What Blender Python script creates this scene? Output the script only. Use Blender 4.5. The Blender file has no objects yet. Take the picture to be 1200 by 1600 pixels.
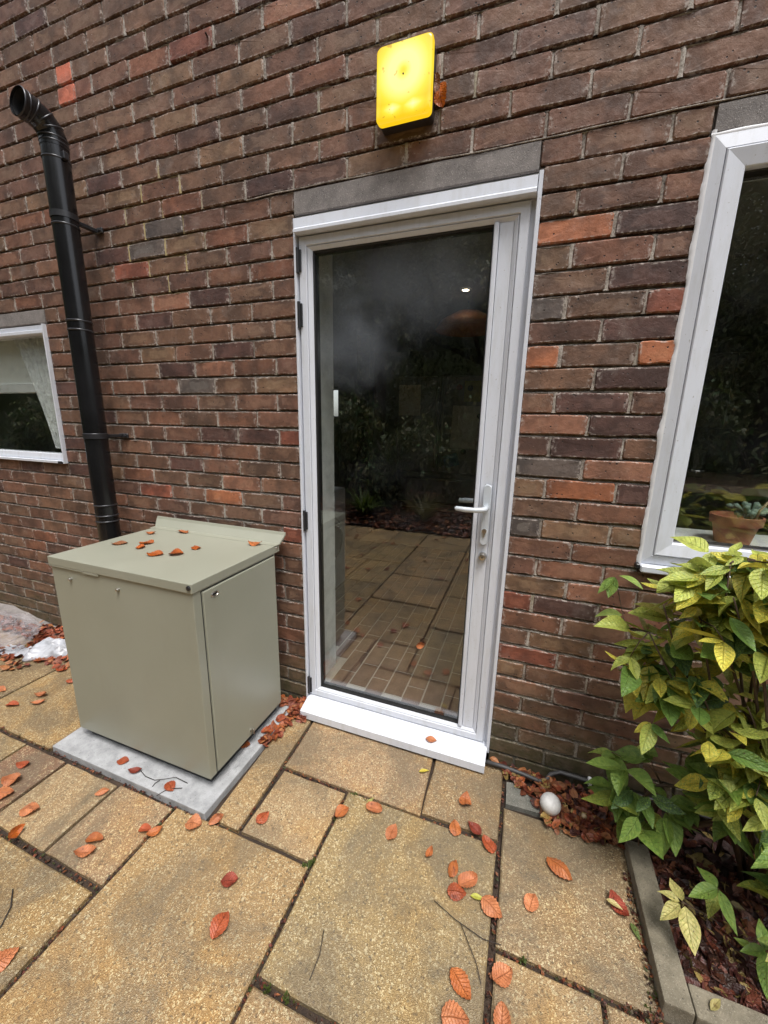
import bpy, bmesh, math, random
from mathutils import Vector, Matrix, noise
R = math.radians
rnd = random.Random(7)
scene = bpy.context.scene
col = scene.collection

# ------------------------------------------------------------------ camera, sky, sun, exposure
CAM = Vector((0.93451, -1.49586, 1.41971))
cr = Vector((0.93938181, 0.34231042, 0.01963155))
cu = Vector((-0.09361007, 0.20096545, 0.9751154))
cf = Vector((-0.3298469, 0.91784338, -0.22082699))
FPX = 603.37
cam_data = bpy.data.cameras.new('camera')
cam = bpy.data.objects.new('camera', cam_data); col.objects.link(cam)
mw = Matrix((cr, cu, -cf)).transposed().to_4x4(); mw.translation = CAM
cam.matrix_world = mw
cam_data.sensor_fit = 'HORIZONTAL'; cam_data.sensor_width = 36.0
cam_data.lens = FPX / 1200.0 * 36.0
cam_data.clip_start = 0.02; cam_data.clip_end = 400
scene.camera = cam
scene.view_settings.view_transform = 'Standard'; scene.view_settings.look = 'None'
scene.view_settings.gamma = 1; scene.view_settings.exposure = 0.95
scene.view_settings.use_curve_mapping = False
w = bpy.data.worlds.new('World'); scene.world = w; w.use_nodes = True
nt = w.node_tree; nt.nodes.clear()
sky = nt.nodes.new('ShaderNodeTexSky'); sky.sky_type = 'NISHITA'; sky.sun_disc = False
SUN_EL, SUN_AZ = R(69), R(140)
sky.sun_elevation = SUN_EL; sky.sun_rotation = SUN_AZ; sky.air_density = 1.0; sky.dust_density = 3.0
hs = nt.nodes.new('ShaderNodeHueSaturation'); hs.inputs['Saturation'].default_value = 0.3
bg = nt.nodes.new('ShaderNodeBackground'); bg.inputs['Strength'].default_value = 0.15
wo = nt.nodes.new('ShaderNodeOutputWorld')
nt.links.new(sky.outputs[0], hs.inputs['Color']); nt.links.new(hs.outputs[0], bg.inputs[0]); nt.links.new(bg.outputs[0], wo.inputs[0])
sd = bpy.data.lights.new('sun', 'SUN'); sd.energy = 1.5; sd.angle = R(22); sd.color = (1.0, 0.97, 0.92)
sun = bpy.data.objects.new('sun', sd); col.objects.link(sun)
sdir = Vector((math.sin(SUN_AZ) * math.cos(SUN_EL), math.cos(SUN_AZ) * math.cos(SUN_EL), math.sin(SUN_EL)))
sun.rotation_euler = sdir.to_track_quat('Z', 'Y').to_euler()

# ------------------------------------------------------------------ object helpers
def link(o, parent=None):
    col.objects.link(o)
    if parent is not None: o.parent = parent
    return o
def tag(o, label=None, cat=None, group=None, kind=None):
    if label: o['label'] = label
    if cat: o['category'] = cat
    if group: o['group'] = group
    if kind: o['kind'] = kind
    return o
def thing(name, loc, label, cat, group=None, kind=None):
    o = bpy.data.objects.new(name, None); o.empty_display_size = 0.05
    o.location = loc; link(o); return tag(o, label, cat, group, kind)
def wloc(p):
    v = Vector((0, 0, 0))
    while p is not None: v += Vector(p.location); p = p.parent
    return v
def obj(name, bm, mat, parent=None, smooth=False, color=None):
    """bm holds world coordinates"""
    off = wloc(parent)
    if off.length > 0: bmesh.ops.translate(bm, verts=bm.verts, vec=-off)
    bmesh.ops.recalc_face_normals(bm, faces=bm.faces)
    me = bpy.data.meshes.new(name); bm.to_mesh(me); bm.free()
    if smooth is True:
        for p in me.polygons: p.use_smooth = True
    elif smooth:
        me.shade_smooth() if hasattr(me, 'shade_smooth') else None
        me.set_sharp_from_angle(angle=R(smooth))
    if mat: me.materials.append(mat)
    o = bpy.data.objects.new(name, me)
    if color: o.color = (*color, 1) if len(color) == 3 else color
    return link(o, parent)
def BM(): return bmesh.new()
def box(bm, x0, x1, y0, y1, z0, z1, bev=0.0, seg=1):
    vs = [bm.verts.new((x, y, z)) for x in (x0, x1) for y in (y0, y1) for z in (z0, z1)]
    fs = [bm.faces.new([vs[i] for i in q]) for q in ((0,1,3,2),(4,6,7,5),(0,4,5,1),(2,3,7,6),(0,2,6,4),(1,5,7,3))]
    if bev > 0:
        es = list({e for f in fs for e in f.edges})
        bmesh.ops.bevel(bm, geom=es, offset=bev, segments=seg, affect='EDGES', profile=0.6)
    return vs
def tube(bm, pts, rad, n=12, caps=True):
    pts = [Vector(p) for p in pts]
    rads = rad if isinstance(rad, (list, tuple)) else [rad] * len(pts)
    rings = []; prev = None
    for i, p in enumerate(pts):
        t = (pts[min(i+1, len(pts)-1)] - pts[max(i-1, 0)]).normalized()
        a = Vector((0, 0, 1)) if abs(t.z) < 0.9 else Vector((1, 0, 0))
        if prev is not None: a = prev
        b = t.cross(a).normalized(); a2 = b.cross(t).normalized(); prev = a2
        rings.append([bm.verts.new(p + (a2 * math.cos(2*math.pi*k/n) + b * math.sin(2*math.pi*k/n)) * rads[i]) for k in range(n)])
    for r0, r1 in zip(rings, rings[1:]):
        for k in range(n): bm.faces.new((r0[k], r0[(k+1) % n], r1[(k+1) % n], r1[k]))
    if caps: bm.faces.new(rings[0][::-1]); bm.faces.new(rings[-1])
    return rings
def ring(bm, ox0, ox1, oz0, oz1, ix0, ix1, iz0, iz1, yo, yi, yb, chamf=0.003):
    """mitred rectangular frame; front at yo on outer edge, yi on inner edge, back yb"""
    def loop(x0, x1, z0, z1, y): return [bm.verts.new(v) for v in ((x0,y,z0),(x1,y,z0),(x1,y,z1),(x0,y,z1))]
    c = chamf
    L = [loop(ox0, ox1, oz0, oz1, yb), loop(ox0, ox1, oz0, oz1, yo + c), loop(ox0+c, ox1-c, oz0+c, oz1-c, yo),
         loop(ix0-c, ix1+c, iz0-c, iz1+c, yi), loop(ix0, ix1, iz0, iz1, yi + c), loop(ix0, ix1, iz0, iz1, yb)]
    for a, b in zip(L, L[1:] + L[:1]):
        for k in range(4): bm.faces.new((a[k], a[(k+1) % 4], b[(k+1) % 4], b[k]))
def lathe(bm, prof, cx, cy, n=24):
    rings = [[bm.verts.new((cx + r*math.cos(2*math.pi*k/n), cy + r*math.sin(2*math.pi*k/n), z)) for k in range(n)] for r, z in prof]
    for a, b in zip(rings, rings[1:]):
        for k in range(n): bm.faces.new((a[k], a[(k+1) % n], b[(k+1) % n], b[k]))
    return rings

# ------------------------------------------------------------------ material helpers
class NT:
    def __init__(s, name):
        s.m = bpy.data.materials.new(name); s.m.use_nodes = True; s.t = s.m.node_tree; s.t.nodes.clear()
        s.out = s.n('ShaderNodeOutputMaterial')
    def n(s, t, **kw):
        nd = s.t.nodes.new(t)
        for k, v in kw.items():
            if k.startswith('i_'): nd.inputs[k[2:]].default_value = v
            else: setattr(nd, k, v)
        return nd
    def l(s, a, b): s.t.links.new(a, b)
    def val(s, v, sock):
        if hasattr(v, 'links'): s.l(v, sock)
        else: sock.default_value = v
    def noise(s, vec, scale, detail=4, rough=0.55, dist=0):
        nd = s.n('ShaderNodeTexNoise'); nd.inputs['Scale'].default_value = scale; nd.inputs['Detail'].default_value = detail
        nd.inputs['Roughness'].default_value = rough; nd.inputs['Distortion'].default_value = dist
        if vec: s.l(vec, nd.inputs['Vector'])
        return nd.outputs['Fac']
    def vor(s, vec, scale, feature='F1', out='Distance'):
        nd = s.n('ShaderNodeTexVoronoi', feature=feature); nd.inputs['Scale'].default_value = scale
        if vec: s.l(vec, nd.inputs['Vector'])
        return nd.outputs[out]
    def ramp(s, fac, pts):
        nd = s.n('ShaderNodeValToRGB'); e = nd.color_ramp.elements
        while len(e) < len(pts): e.new(0.5)
        for i, (p, c) in enumerate(pts):
            e[i].position = p; e[i].color = (*c, 1) if len(c) == 3 else c
        s.l(fac, nd.inputs[0]); return nd.outputs[0]
    def rf(s, fac, a, b, lo=0.0, hi=1.0):
        nd = s.n('ShaderNodeMapRange'); s.l(fac, nd.inputs[0])
        nd.inputs[1].default_value = a; nd.inputs[2].default_value = b; nd.inputs[3].default_value = lo; nd.inputs[4].default_value = hi
        return nd.outputs[0]
    def mix(s, fac, a, b, mode='MIX'):
        nd = s.n('ShaderNodeMix', data_type='RGBA', blend_type=mode)
        s.val(fac, nd.inputs[0])
        for v, sk in ((a, nd.inputs[6]), (b, nd.inputs[7])):
            if hasattr(v, 'links'): s.l(v, sk)
            else: sk.default_value = (*v, 1) if len(v) == 3 else v
        return nd.outputs[2]
    def math(s, op, a, b=0.0):
        nd = s.n('ShaderNodeMath', operation=op); s.val(a, nd.inputs[0]); s.val(b, nd.inputs[1]); return nd.outputs[0]
    def bump(s, h, strength, dist, normal=None):
        nd = s.n('ShaderNodeBump'); nd.inputs['Strength'].default_value = strength; nd.inputs['Distance'].default_value = dist
        s.l(h, nd.inputs['Height'])
        if normal: s.l(normal, nd.inputs['Normal'])
        return nd.outputs[0]
    def bsdf(s, color, rough=0.8, normal=None, **kw):
        b = s.n('ShaderNodeBsdfPrincipled')
        if hasattr(color, 'links'): s.l(color, b.inputs['Base Color'])
        else: b.inputs['Base Color'].default_value = (*color, 1)
        s.val(rough, b.inputs['Roughness'])
        if normal: s.l(normal, b.inputs['Normal'])
        for k, v in kw.items(): s.val(v, b.inputs[k.replace('_', ' ')])
        return b
    def done(s, sh): s.l(sh if not hasattr(sh, 'outputs') else sh.outputs[0], s.out.inputs[0]); return s.m
    def pos(s): return s.n('ShaderNodeNewGeometry').outputs['Position']
    def oc(s):
        o = s.n('ShaderNodeObjectInfo'); a = s.n('ShaderNodeAttribute', attribute_name='col')
        return s.mix(1.0, o.outputs['Color'], a.outputs['Color'], 'MULTIPLY'), o
def shift(n, vec, seedcol):
    """moves texture space by the piece's own colour so that neighbours differ"""
    v = n.n('ShaderNodeVectorMath', operation='MULTIPLY_ADD'); n.l(seedcol, v.inputs[0]); v.inputs[1].default_value = (170, 130, 210); n.l(vec, v.inputs[2])
    return v.outputs[0]
def stretch(n, vec, s):
    v = n.n('ShaderNodeVectorMath', operation='MULTIPLY'); n.l(vec, v.inputs[0]); v.inputs[1].default_value = s; return v.outputs[0]

def m_brick():
    n = NT('brick_clay'); c, _ = n.oc(); p0 = n.pos(); p = shift(n, p0, c)
    at = n.n('ShaderNodeAttribute', attribute_name='edge'); edge = at.outputs['Fac']
    big = n.noise(p, 9, 3); mid = n.noise(p, 40, 5, 0.65); fine = n.noise(p0, 420, 3, 0.7); grain = n.noise(p0, 240, 3, 0.75)
    k = n.mix(n.rf(big, 0.40, 0.60), n.mix(1, c, (1.16, 1.06, 1.0), 'MULTIPLY'), n.mix(1, c, (0.60, 0.57, 0.56), 'MULTIPLY'))
    # kiln marks: a paler or browner heart with a wavy rim
    heart = n.rf(n.math('ADD', edge, n.rf(n.noise(p, 22, 3), 0.2, 0.8, -0.35, 0.35)), 0.50, 0.62, 1, 0)
    pick = n.rf(n.noise(p, 5, 0), 0.48, 0.56)
    k = n.mix(n.math('MULTIPLY', n.math('MULTIPLY', heart, pick), 0.75), k, n.mix(1, c, (1.25, 1.28, 1.25), 'MULTIPLY'))
    k = n.mix(n.rf(mid, 0.45, 0.70, 0.0, 0.45), k, n.mix(1, c, (0.52, 0.48, 0.46), 'MULTIPLY'))
    k = n.mix(n.rf(grain, 0.35, 0.65, 0, 0.5), n.mix(1, k, (1.10, 1.10, 1.10), 'MULTIPLY'), n.mix(1, k, (0.78, 0.78, 0.78), 'MULTIPLY'))
    bloom = n.rf(n.noise(p0, 7, 5, 0.7), 0.56, 0.74, 0, 0.30)
    k = n.mix(bloom, k, (0.30, 0.25, 0.22))
    lime = n.math('MULTIPLY', n.rf(n.noise(p, 110, 4, 0.75), 0.64, 0.70), n.rf(n.noise(p0, 14, 2), 0.52, 0.66))
    rim = n.math('MULTIPLY', n.rf(edge, 0.86, 0.97), n.rf(n.noise(p0, 55, 4, 0.75), 0.50, 0.60))
    lime = n.math('MAXIMUM', n.math('MULTIPLY', lime, 0.75), n.math('MULTIPLY', rim, 0.55))
    k = n.mix(lime, k, (0.52, 0.46, 0.41))
    pit = n.math('MULTIPLY', n.rf(n.vor(p, 52), 0.11, 0.16, 1, 0), n.rf(n.noise(p, 25, 1), 0.50, 0.54))
    k = n.mix(n.math('MULTIPLY', pit, 0.9), k, (0.015, 0.011, 0.010))
    # moss and damp staining on the lowest courses (patchy dirt)
    sep = n.n('ShaderNodeSeparateXYZ'); n.l(p0, sep.inputs[0])
    h = n.math('ADD', sep.outputs[2], n.rf(n.noise(p0, 6, 4), 0.2, 0.8, -0.16, 0.2))
    moss = n.rf(h, 0.02, 0.42, 0.8, 0)
    k = n.mix(moss, k, n.mix(n.rf(n.noise(p0, 30, 3), 0.4, 0.6), (0.10, 0.088, 0.052), (0.055, 0.06, 0.022)))
    hh = n.math('ADD', n.math('MULTIPLY', fine, 0.18), n.math('SUBTRACT', mid, n.math('MULTIPLY', pit, 1.4)))
    nm = n.bump(hh, 0.75, 0.0035)
    return n.done(n.bsdf(k, n.rf(mid, 0.3, 0.7, 0.6, 0.85), nm))
def m_mortar():
    n = NT('mortar_lime'); p = n.pos()
    a = n.noise(p, 16, 5, 0.7); b = n.noise(p, 160, 4, 0.7)
    k = n.ramp(n.math('ADD', n.math('MULTIPLY', a, 0.6), n.math('MULTIPLY', b, 0.4)), [(0.36, (0.07, 0.058, 0.05)), (0.48, (0.28, 0.24, 0.205)), (0.64, (0.58, 0.53, 0.47))])
    k = n.mix(n.rf(n.noise(p, 3.5, 2), 0.58, 0.68, 0, 0.5), k, (0.36, 0.31, 0.19))
    v = n.n('ShaderNodeVectorMath', operation='DISTANCE'); n.l(p, v.inputs[0]); v.inputs[1].default_value = (-0.70, 0.0, 2.215)
    yel = n.rf(n.math('ADD', v.outputs['Value'], n.rf(n.noise(p, 9, 2), 0, 1, -.12, .12)), 0.20, 0.30, 0.8, 0)   # patch repointed in sandy mortar
    k = n.mix(yel, k, (0.50, 0.39, 0.17))
    sep = n.n('ShaderNodeSeparateXYZ'); n.l(p, sep.inputs[0])
    k = n.mix(n.rf(n.math('ADD', sep.outputs[2], n.rf(n.noise(p, 7, 3), 0, 1, -0.2, 0.2)), 0.0, 0.35, 0.75, 0), k, (0.06, 0.06, 0.035))
    return n.done(n.bsdf(k, 0.95, n.bump(b, 0.8, 0.003)))
def m_concrete(name, a, b, speck=(0.55, 0.53, 0.5), sc=1.0, bump=0.5):
    n = NT(name); p = n.pos()
    f = n.noise(p, 14*sc, 5, 0.65); g = n.noise(p, 300*sc, 3, 0.7)
    k = n.mix(n.rf(f, 0.35, 0.68), a, b); k = n.mix(n.rf(g, 0.58, 0.72, 0, 0.8), k, speck)
    k = n.mix(n.rf(n.vor(p, 70*sc), 0.08, 0.13, 0.8, 0), k, (0.04, 0.035, 0.03))
    return n.done(n.bsdf(k, 0.85, n.bump(n.math('ADD', f, g), bump, 0.003)))
def m_slab():
    n = NT('aggregate_slab'); c, _ = n.oc(); p0 = n.pos(); p = shift(n, p0, c)
    cell = n.n('ShaderNodeTexVoronoi'); cell.inputs['Scale'].default_value = 360; n.l(p, cell.inputs['Vector'])
    cell2 = n.n('ShaderNodeTexVoronoi'); cell2.inputs['Scale'].default_value = 190; n.l(p, cell2.inputs['Vector'])
    sepc = n.n('ShaderNodeSeparateColor'); n.l(cell.outputs['Color'], sepc.inputs[0])
    sepd = n.n('ShaderNodeSeparateColor'); n.l(cell2.outputs['Color'], sepd.inputs[0])
    k = n.mix(n.rf(sepc.outputs[0], 0, 1, 0, 1), n.mix(1, c, (0.70, 0.66, 0.6), 'MULTIPLY'), n.mix(1, c, (1.24, 1.22, 1.18), 'MULTIPLY'))
    k = n.mix(1.0, k, (1.04, 1.0, 0.84), 'MULTIPLY')
    k = n.mix(n.rf(sepd.outputs[1], 0.91, 0.93, 0, 0.65), k, (0.56, 0.47, 0.28))
    k = n.mix(n.rf(sepc.outputs[2], 0.90, 0.93, 0, 0.7), k, (0.66, 0.56, 0.34))
    k = n.mix(n.rf(sepd.outputs[0], 0.94, 0.96, 0, 0.6), k, (0.07, 0.05, 0.03))
    # algae / traffic grime in big soft patches, ochre patches
    g = n.noise(p0, 2.7, 6, 0.66, 0.9); g2 = n.noise(p, 5, 4, 0.6)
    k = n.mix(n.rf(g, 0.44, 0.60, 0, 0.62), k, n.mix(n.rf(sepc.outputs[1], 0, 1), (0.085, 0.066, 0.042), (0.16, 0.128, 0.085)))
    k = n.mix(n.rf(g2, 0.52, 0.72, 0, 0.55), k, n.mix(1, k, (1.22, 1.0, 0.60), 'MULTIPLY'))
    k = n.mix(n.rf(n.noise(p0, 9, 4, 0.7), 0.6, 0.75, 0, 0.4), k, (0.08, 0.07, 0.045))
    h = n.math('ADD', cell.outputs['Distance'], n.math('MULTIPLY', n.noise(p0, 60, 4), 1.2))
    return n.done(n.bsdf(k, n.rf(g2, 0.3, 0.7, 0.38, 0.66), n.bump(h, 0.7, 0.0025)))
def m_plain(name, c, rough=0.5, metal=0.0, var=0.06, sc=20, bump=0.0, **kw):
    n = NT(name); p = n.pos(); f = n.noise(p, sc, 4)
    k = n.mix(n.rf(f, 0.3, 0.7), tuple(x*(1-var) for x in c), tuple(min(1, x*(1+var)) for x in c))
    nm = n.bump(n.noise(p, sc*12, 3), bump, 0.001) if bump else None
    return n.done(n.bsdf(k, n.rf(f, 0.2, 0.8, rough*0.85, min(1, rough*1.15)), nm, Metallic=metal, **kw))
def m_upvc():
    n = NT('white_frame_plastic'); p = n.pos()
    d = n.noise(stretch(n, p, (30, 30, 5)), 1, 5, 0.7)
    k = n.mix(n.rf(d, 0.48, 0.80, 0, 0.5), (0.655, 0.68, 0.74), (0.46, 0.46, 0.44))
    k = n.mix(n.rf(n.noise(p, 140, 2), 0.70, 0.74, 0, 0.6), k, (0.3, 0.28, 0.24))
    return n.done(n.bsdf(k, 0.32, n.bump(n.noise(p, 500, 2), 0.12, 0.001)))
def m_leaf(name, mottle=False, rough=0.5, trans=0.25):
    n = NT(name); c, oi = n.oc(); p = n.pos()
    uv = n.n('ShaderNodeUVMap'); sp = n.n('ShaderNodeSeparateXYZ'); n.l(uv.outputs[0], sp.inputs[0])
    u, v = sp.outputs[0], sp.outputs[1]                  # u -1..1 across, v 0..1 along
    au = n.math('ABSOLUTE', u)
    rib = n.rf(au, 0.0, 0.07, 1, 0)
    fr = n.math('FRACT', n.math('MULTIPLY', n.math('SUBTRACT', v, n.math('MULTIPLY', au, 0.22)), 8.0))
    vein = n.math('MAXIMUM', rib, n.rf(n.math('ABSOLUTE', n.math('SUBTRACT', fr, 0.5)), 0.0, 0.12, 0.6, 0))
    pp = shift(n, p, c)
    k = n.mix(n.rf(n.noise(pp, 60, 4, 0.65), 0.3, 0.75), n.mix(1, c, (0.72, 0.66, 0.6), 'MULTIPLY'), n.mix(1, c, (1.25, 1.2, 1.15), 'MULTIPLY'))
    if mottle:
        # variegation: green flecks gathered along the veins of yellow blades
        fl = n.noise(pp, 230, 4, 0.75)
        thr = n.math('ADD', fl, n.math('MULTIPLY', oi.outputs['Alpha'], 0.25))
        m = n.rf(thr, 0.52, 0.66, 0, 0.85)
        k = n.mix(m, k, n.mix(n.rf(n.noise(pp, 90, 3), 0.3, 0.7), (0.30, 0.42, 0.08), (0.13, 0.24, 0.04)))
        k = n.mix(n.math('MULTIPLY', vein, 0.22), k, (0.30, 0.40, 0.12))
        k = n.mix(n.rf(n.vor(pp, 38), 0.05, 0.09, 0.8, 0), k, (0.09, 0.045, 0.015))
    else:
        k = n.mix(n.math('MULTIPLY', vein, 0.75), k, n.mix(1, c, (0.55, 0.42, 0.35), 'MULTIPLY'))
        k = n.mix(n.rf(n.noise(pp, 18, 3), 0.42, 0.66, 0, 0.6), k, n.mix(1, c, (0.6, 0.42, 0.32), 'MULTIPLY'))
        k = n.mix(n.rf(n.noise(pp, 35, 2), 0.64, 0.7, 0, 0.7), k, n.mix(1, c, (0.3, 0.2, 0.15), 'MULTIPLY'))
    nm = n.bump(n.math('ADD', n.math('MULTIPLY', vein, -1.0), n.noise(pp, 200, 2)), 0.8, 0.003)
    b = n.bsdf(k, rough, nm)
    t = n.n('ShaderNodeBsdfTranslucent'); n.l(k, t.inputs[0])
    mx = n.n('ShaderNodeMixShader'); mx.inputs[0].default_value = trans
    n.l(b.outputs[0], mx.inputs[1]); n.l(t.outputs[0], mx.inputs[2])
    return n.done(mx)
def m_glass(name, mist=False, refl=0.115, drops=True, tint=(0.95, 0.965, 0.955)):
    n = NT(name); p = n.pos()
    lw = n.n('ShaderNodeLayerWeight'); lw.inputs[0].default_value = 0.5
    f = n.math('ADD', n.math('MULTIPLY', n.math('POWER', lw.outputs['Facing'], 5.0), 1.0-refl), refl)
    tr = n.n('ShaderNodeBsdfTransparent'); tr.inputs[0].default_value = (*tint, 1)
    gl = n.n('ShaderNodeBsdfGlossy'); gl.inputs['Roughness'].default_value = 0.0
    n.l(n.bump(n.noise(p, 1.6, 0), 0.03, 0.004), gl.inputs['Normal'])
    mx = n.n('ShaderNodeMixShader'); n.l(f, mx.inputs[0]); n.l(tr.outputs[0], mx.inputs[1]); n.l(gl.outputs[0], mx.inputs[2])
    sh = mx.outputs[0]
    df = n.n('ShaderNodeBsdfDiffuse'); df.inputs[0].default_value = (0.34, 0.37, 0.42, 1)
    # dust film and dried rain spots
    film = n.rf(n.noise(p, 7, 5, 0.7), 0.45, 0.9, 0.0, 0.02)
    if drops:
        sp = n.rf(n.vor(p, 85), 0.06, 0.12, 0.75, 0)
        sp = n.math('MULTIPLY', sp, n.rf(n.noise(p, 5.5, 3), 0.50, 0.62))
        sep = n.n('ShaderNodeSeparateXYZ'); n.l(p, sep.inputs[0])
        sp = n.math('MULTIPLY', sp, n.rf(sep.outputs[2], 1.2, 1.8))
        film = n.math('MAXIMUM', film, sp)
    if mist:   # condensation between the panes, one drifting patch
        def blob(c, s):
            v = n.n('ShaderNodeVectorMath', operation='SUBTRACT'); n.l(p, v.inputs[0]); v.inputs[1].default_value = c
            v2 = n.n('ShaderNodeVectorMath', operation='MULTIPLY'); n.l(v.outputs[0], v2.inputs[0]); v2.inputs[1].default_value = s
            ln = n.n('ShaderNodeVectorMath', operation='LENGTH'); n.l(v2.outputs[0], ln.inputs[0])
            d = n.math('ADD', ln.outputs['Value'], n.rf(n.noise(p, 6, 4), 0.2, 0.8, -0.35, 0.35))
            nd = n.n('ShaderNodeMapRange', interpolation_type='SMOOTHSTEP'); n.l(d, nd.inputs[0])
            nd.inputs[1].default_value = 0.0; nd.inputs[2].default_value = 1.0; nd.inputs[3].default_value = 1.0; nd.inputs[4].default_value = 0.0
            return nd.outputs[0]
        a = n.math('MULTIPLY', blob((0.20, 0.05, 1.74), (3.2, 0, 5.0)), 0.15)
        b = n.math('MULTIPLY', blob((0.45, 0.05, 1.95), (2.0, 0, 3.6)), 0.12)
        film = n.math('MAXIMUM', film, n.math('ADD', a, b))
    mx2 = n.n('ShaderNodeMixShader'); n.l(film, mx2.inputs[0]); n.l(sh, mx2.inputs[1]); n.l(df.outputs[0], mx2.inputs[2])
    return n.done(mx2)
def m_lamp():
    n = NT('lit_yellow_diffuser'); tc = n.n('ShaderNodeTexCoord'); sp = n.n('ShaderNodeSeparateXYZ'); n.l(tc.outputs['Object'], sp.inputs[0])
    # two tube lamps behind the opal cover: their bright bar low down, a bright upper field round a dim centre
    x, z = sp.outputs[0], sp.outputs[2]
    low = n.rf(n.math('ABSOLUTE', n.math('ADD', z, 0.072)), 0.0, 0.030, 1, 0)
    lx = n.rf(n.math('ABSOLUTE', n.math('SUBTRACT', n.math('ABSOLUTE', n.math('SUBTRACT', x, 0.0)), 0.035)), 0.0, 0.04, 1, 0.25)
    low = n.math('MULTIPLY', low, lx)
    rr = n.math('SQRT', n.math('ADD', n.math('POWER', n.math('MULTIPLY', x, 1.0), 2.0), n.math('POWER', n.math('SUBTRACT', z, 0.022), 2.0)))
    up = n.math('MULTIPLY', n.rf(rr, 0.0, 0.028, 0.25, 1), n.rf(rr, 0.05, 0.12, 1, 0))
    f = n.math('MAXIMUM', low, n.math('MULTIPLY', up, 0.85))
    c = n.ramp(f, [(0.0, (1.0, 0.62, 0.012)), (0.4, (1.0, 0.78, 0.05)), (0.95, (1.0, 0.93, 0.36))])
    spk = n.rf(n.noise(n.pos(), 55, 2), 0.69, 0.73, 0, 0.55)
    c = n.mix(spk, c, (0.5, 0.2, 0.02))
    e = n.n('ShaderNodeEmission'); n.l(c, e.inputs[0]); n.l(n.rf(f, 0, 1, 0.52, 0.66), e.inputs[1])
    g = n.n('ShaderNodeBsdfGlossy'); g.inputs['Roughness'].default_value = 0.25; g.inputs[0].default_value = (0.05, 0.05, 0.05, 1)
    a = n.n('ShaderNodeAddShader'); n.l(e.outputs[0], a.inputs[0]); n.l(g.outputs[0], a.inputs[1])
    return n.done(a)
def m_emit(name, c, s):
    n = NT(name); e = n.n('ShaderNodeEmission'); e.inputs[0].default_value = (*c, 1); e.inputs[1].default_value = s; return n.done(e)
def m_film(name, c, alpha):
    n = NT(name); p = n.pos()
    t = n.n('ShaderNodeBsdfTransparent'); b = n.bsdf(c, 0.18, n.bump(n.noise(p, 28, 4, 0.7), 0.9, 0.02), Specular_IOR_Level=0.9)
    mx = n.n('ShaderNodeMixShader'); n.l(n.rf(n.noise(p, 18, 4), 0.3, 0.7, alpha*0.6, alpha*1.3), mx.inputs[0])
    n.l(t.outputs[0], mx.inputs[1]); n.l(b.outputs[0], mx.inputs[2]); return n.done(mx)
def m_cab():
    n = NT('painted_sage_steel'); p = n.pos()
    d = n.noise(p, 3.5, 5, 0.6); s = n.noise(stretch(n, p, (9, 9, 2)), 1, 4)
    k = n.mix(n.rf(d, 0.35, 0.7, 0, 1), (0.278, 0.282, 0.222), (0.302, 0.304, 0.242))
    k = n.mix(n.rf(s, 0.55, 0.8, 0, 0.25), k, (0.24, 0.225, 0.175))
    k = n.mix(n.rf(n.noise(p, 220, 2), 0.72, 0.75, 0, 0.5), k, (0.42, 0.41, 0.36))
    return n.done(n.bsdf(k, n.rf(d, 0.3, 0.7, 0.30, 0.42), n.bump(n.noise(p, 900, 2), 0.15, 0.0006)))
def m_paper(name, base, ink, sc=70):
    n = NT(name); p = n.pos()
    ln = n.rf(n.noise(stretch(n, p, (sc*1.5, 1, sc*2.2)), 1, 2), 0.56, 0.6, 0, 0.6)
    return n.done(n.bsdf(n.mix(ln, base, ink), 0.7))

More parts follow.
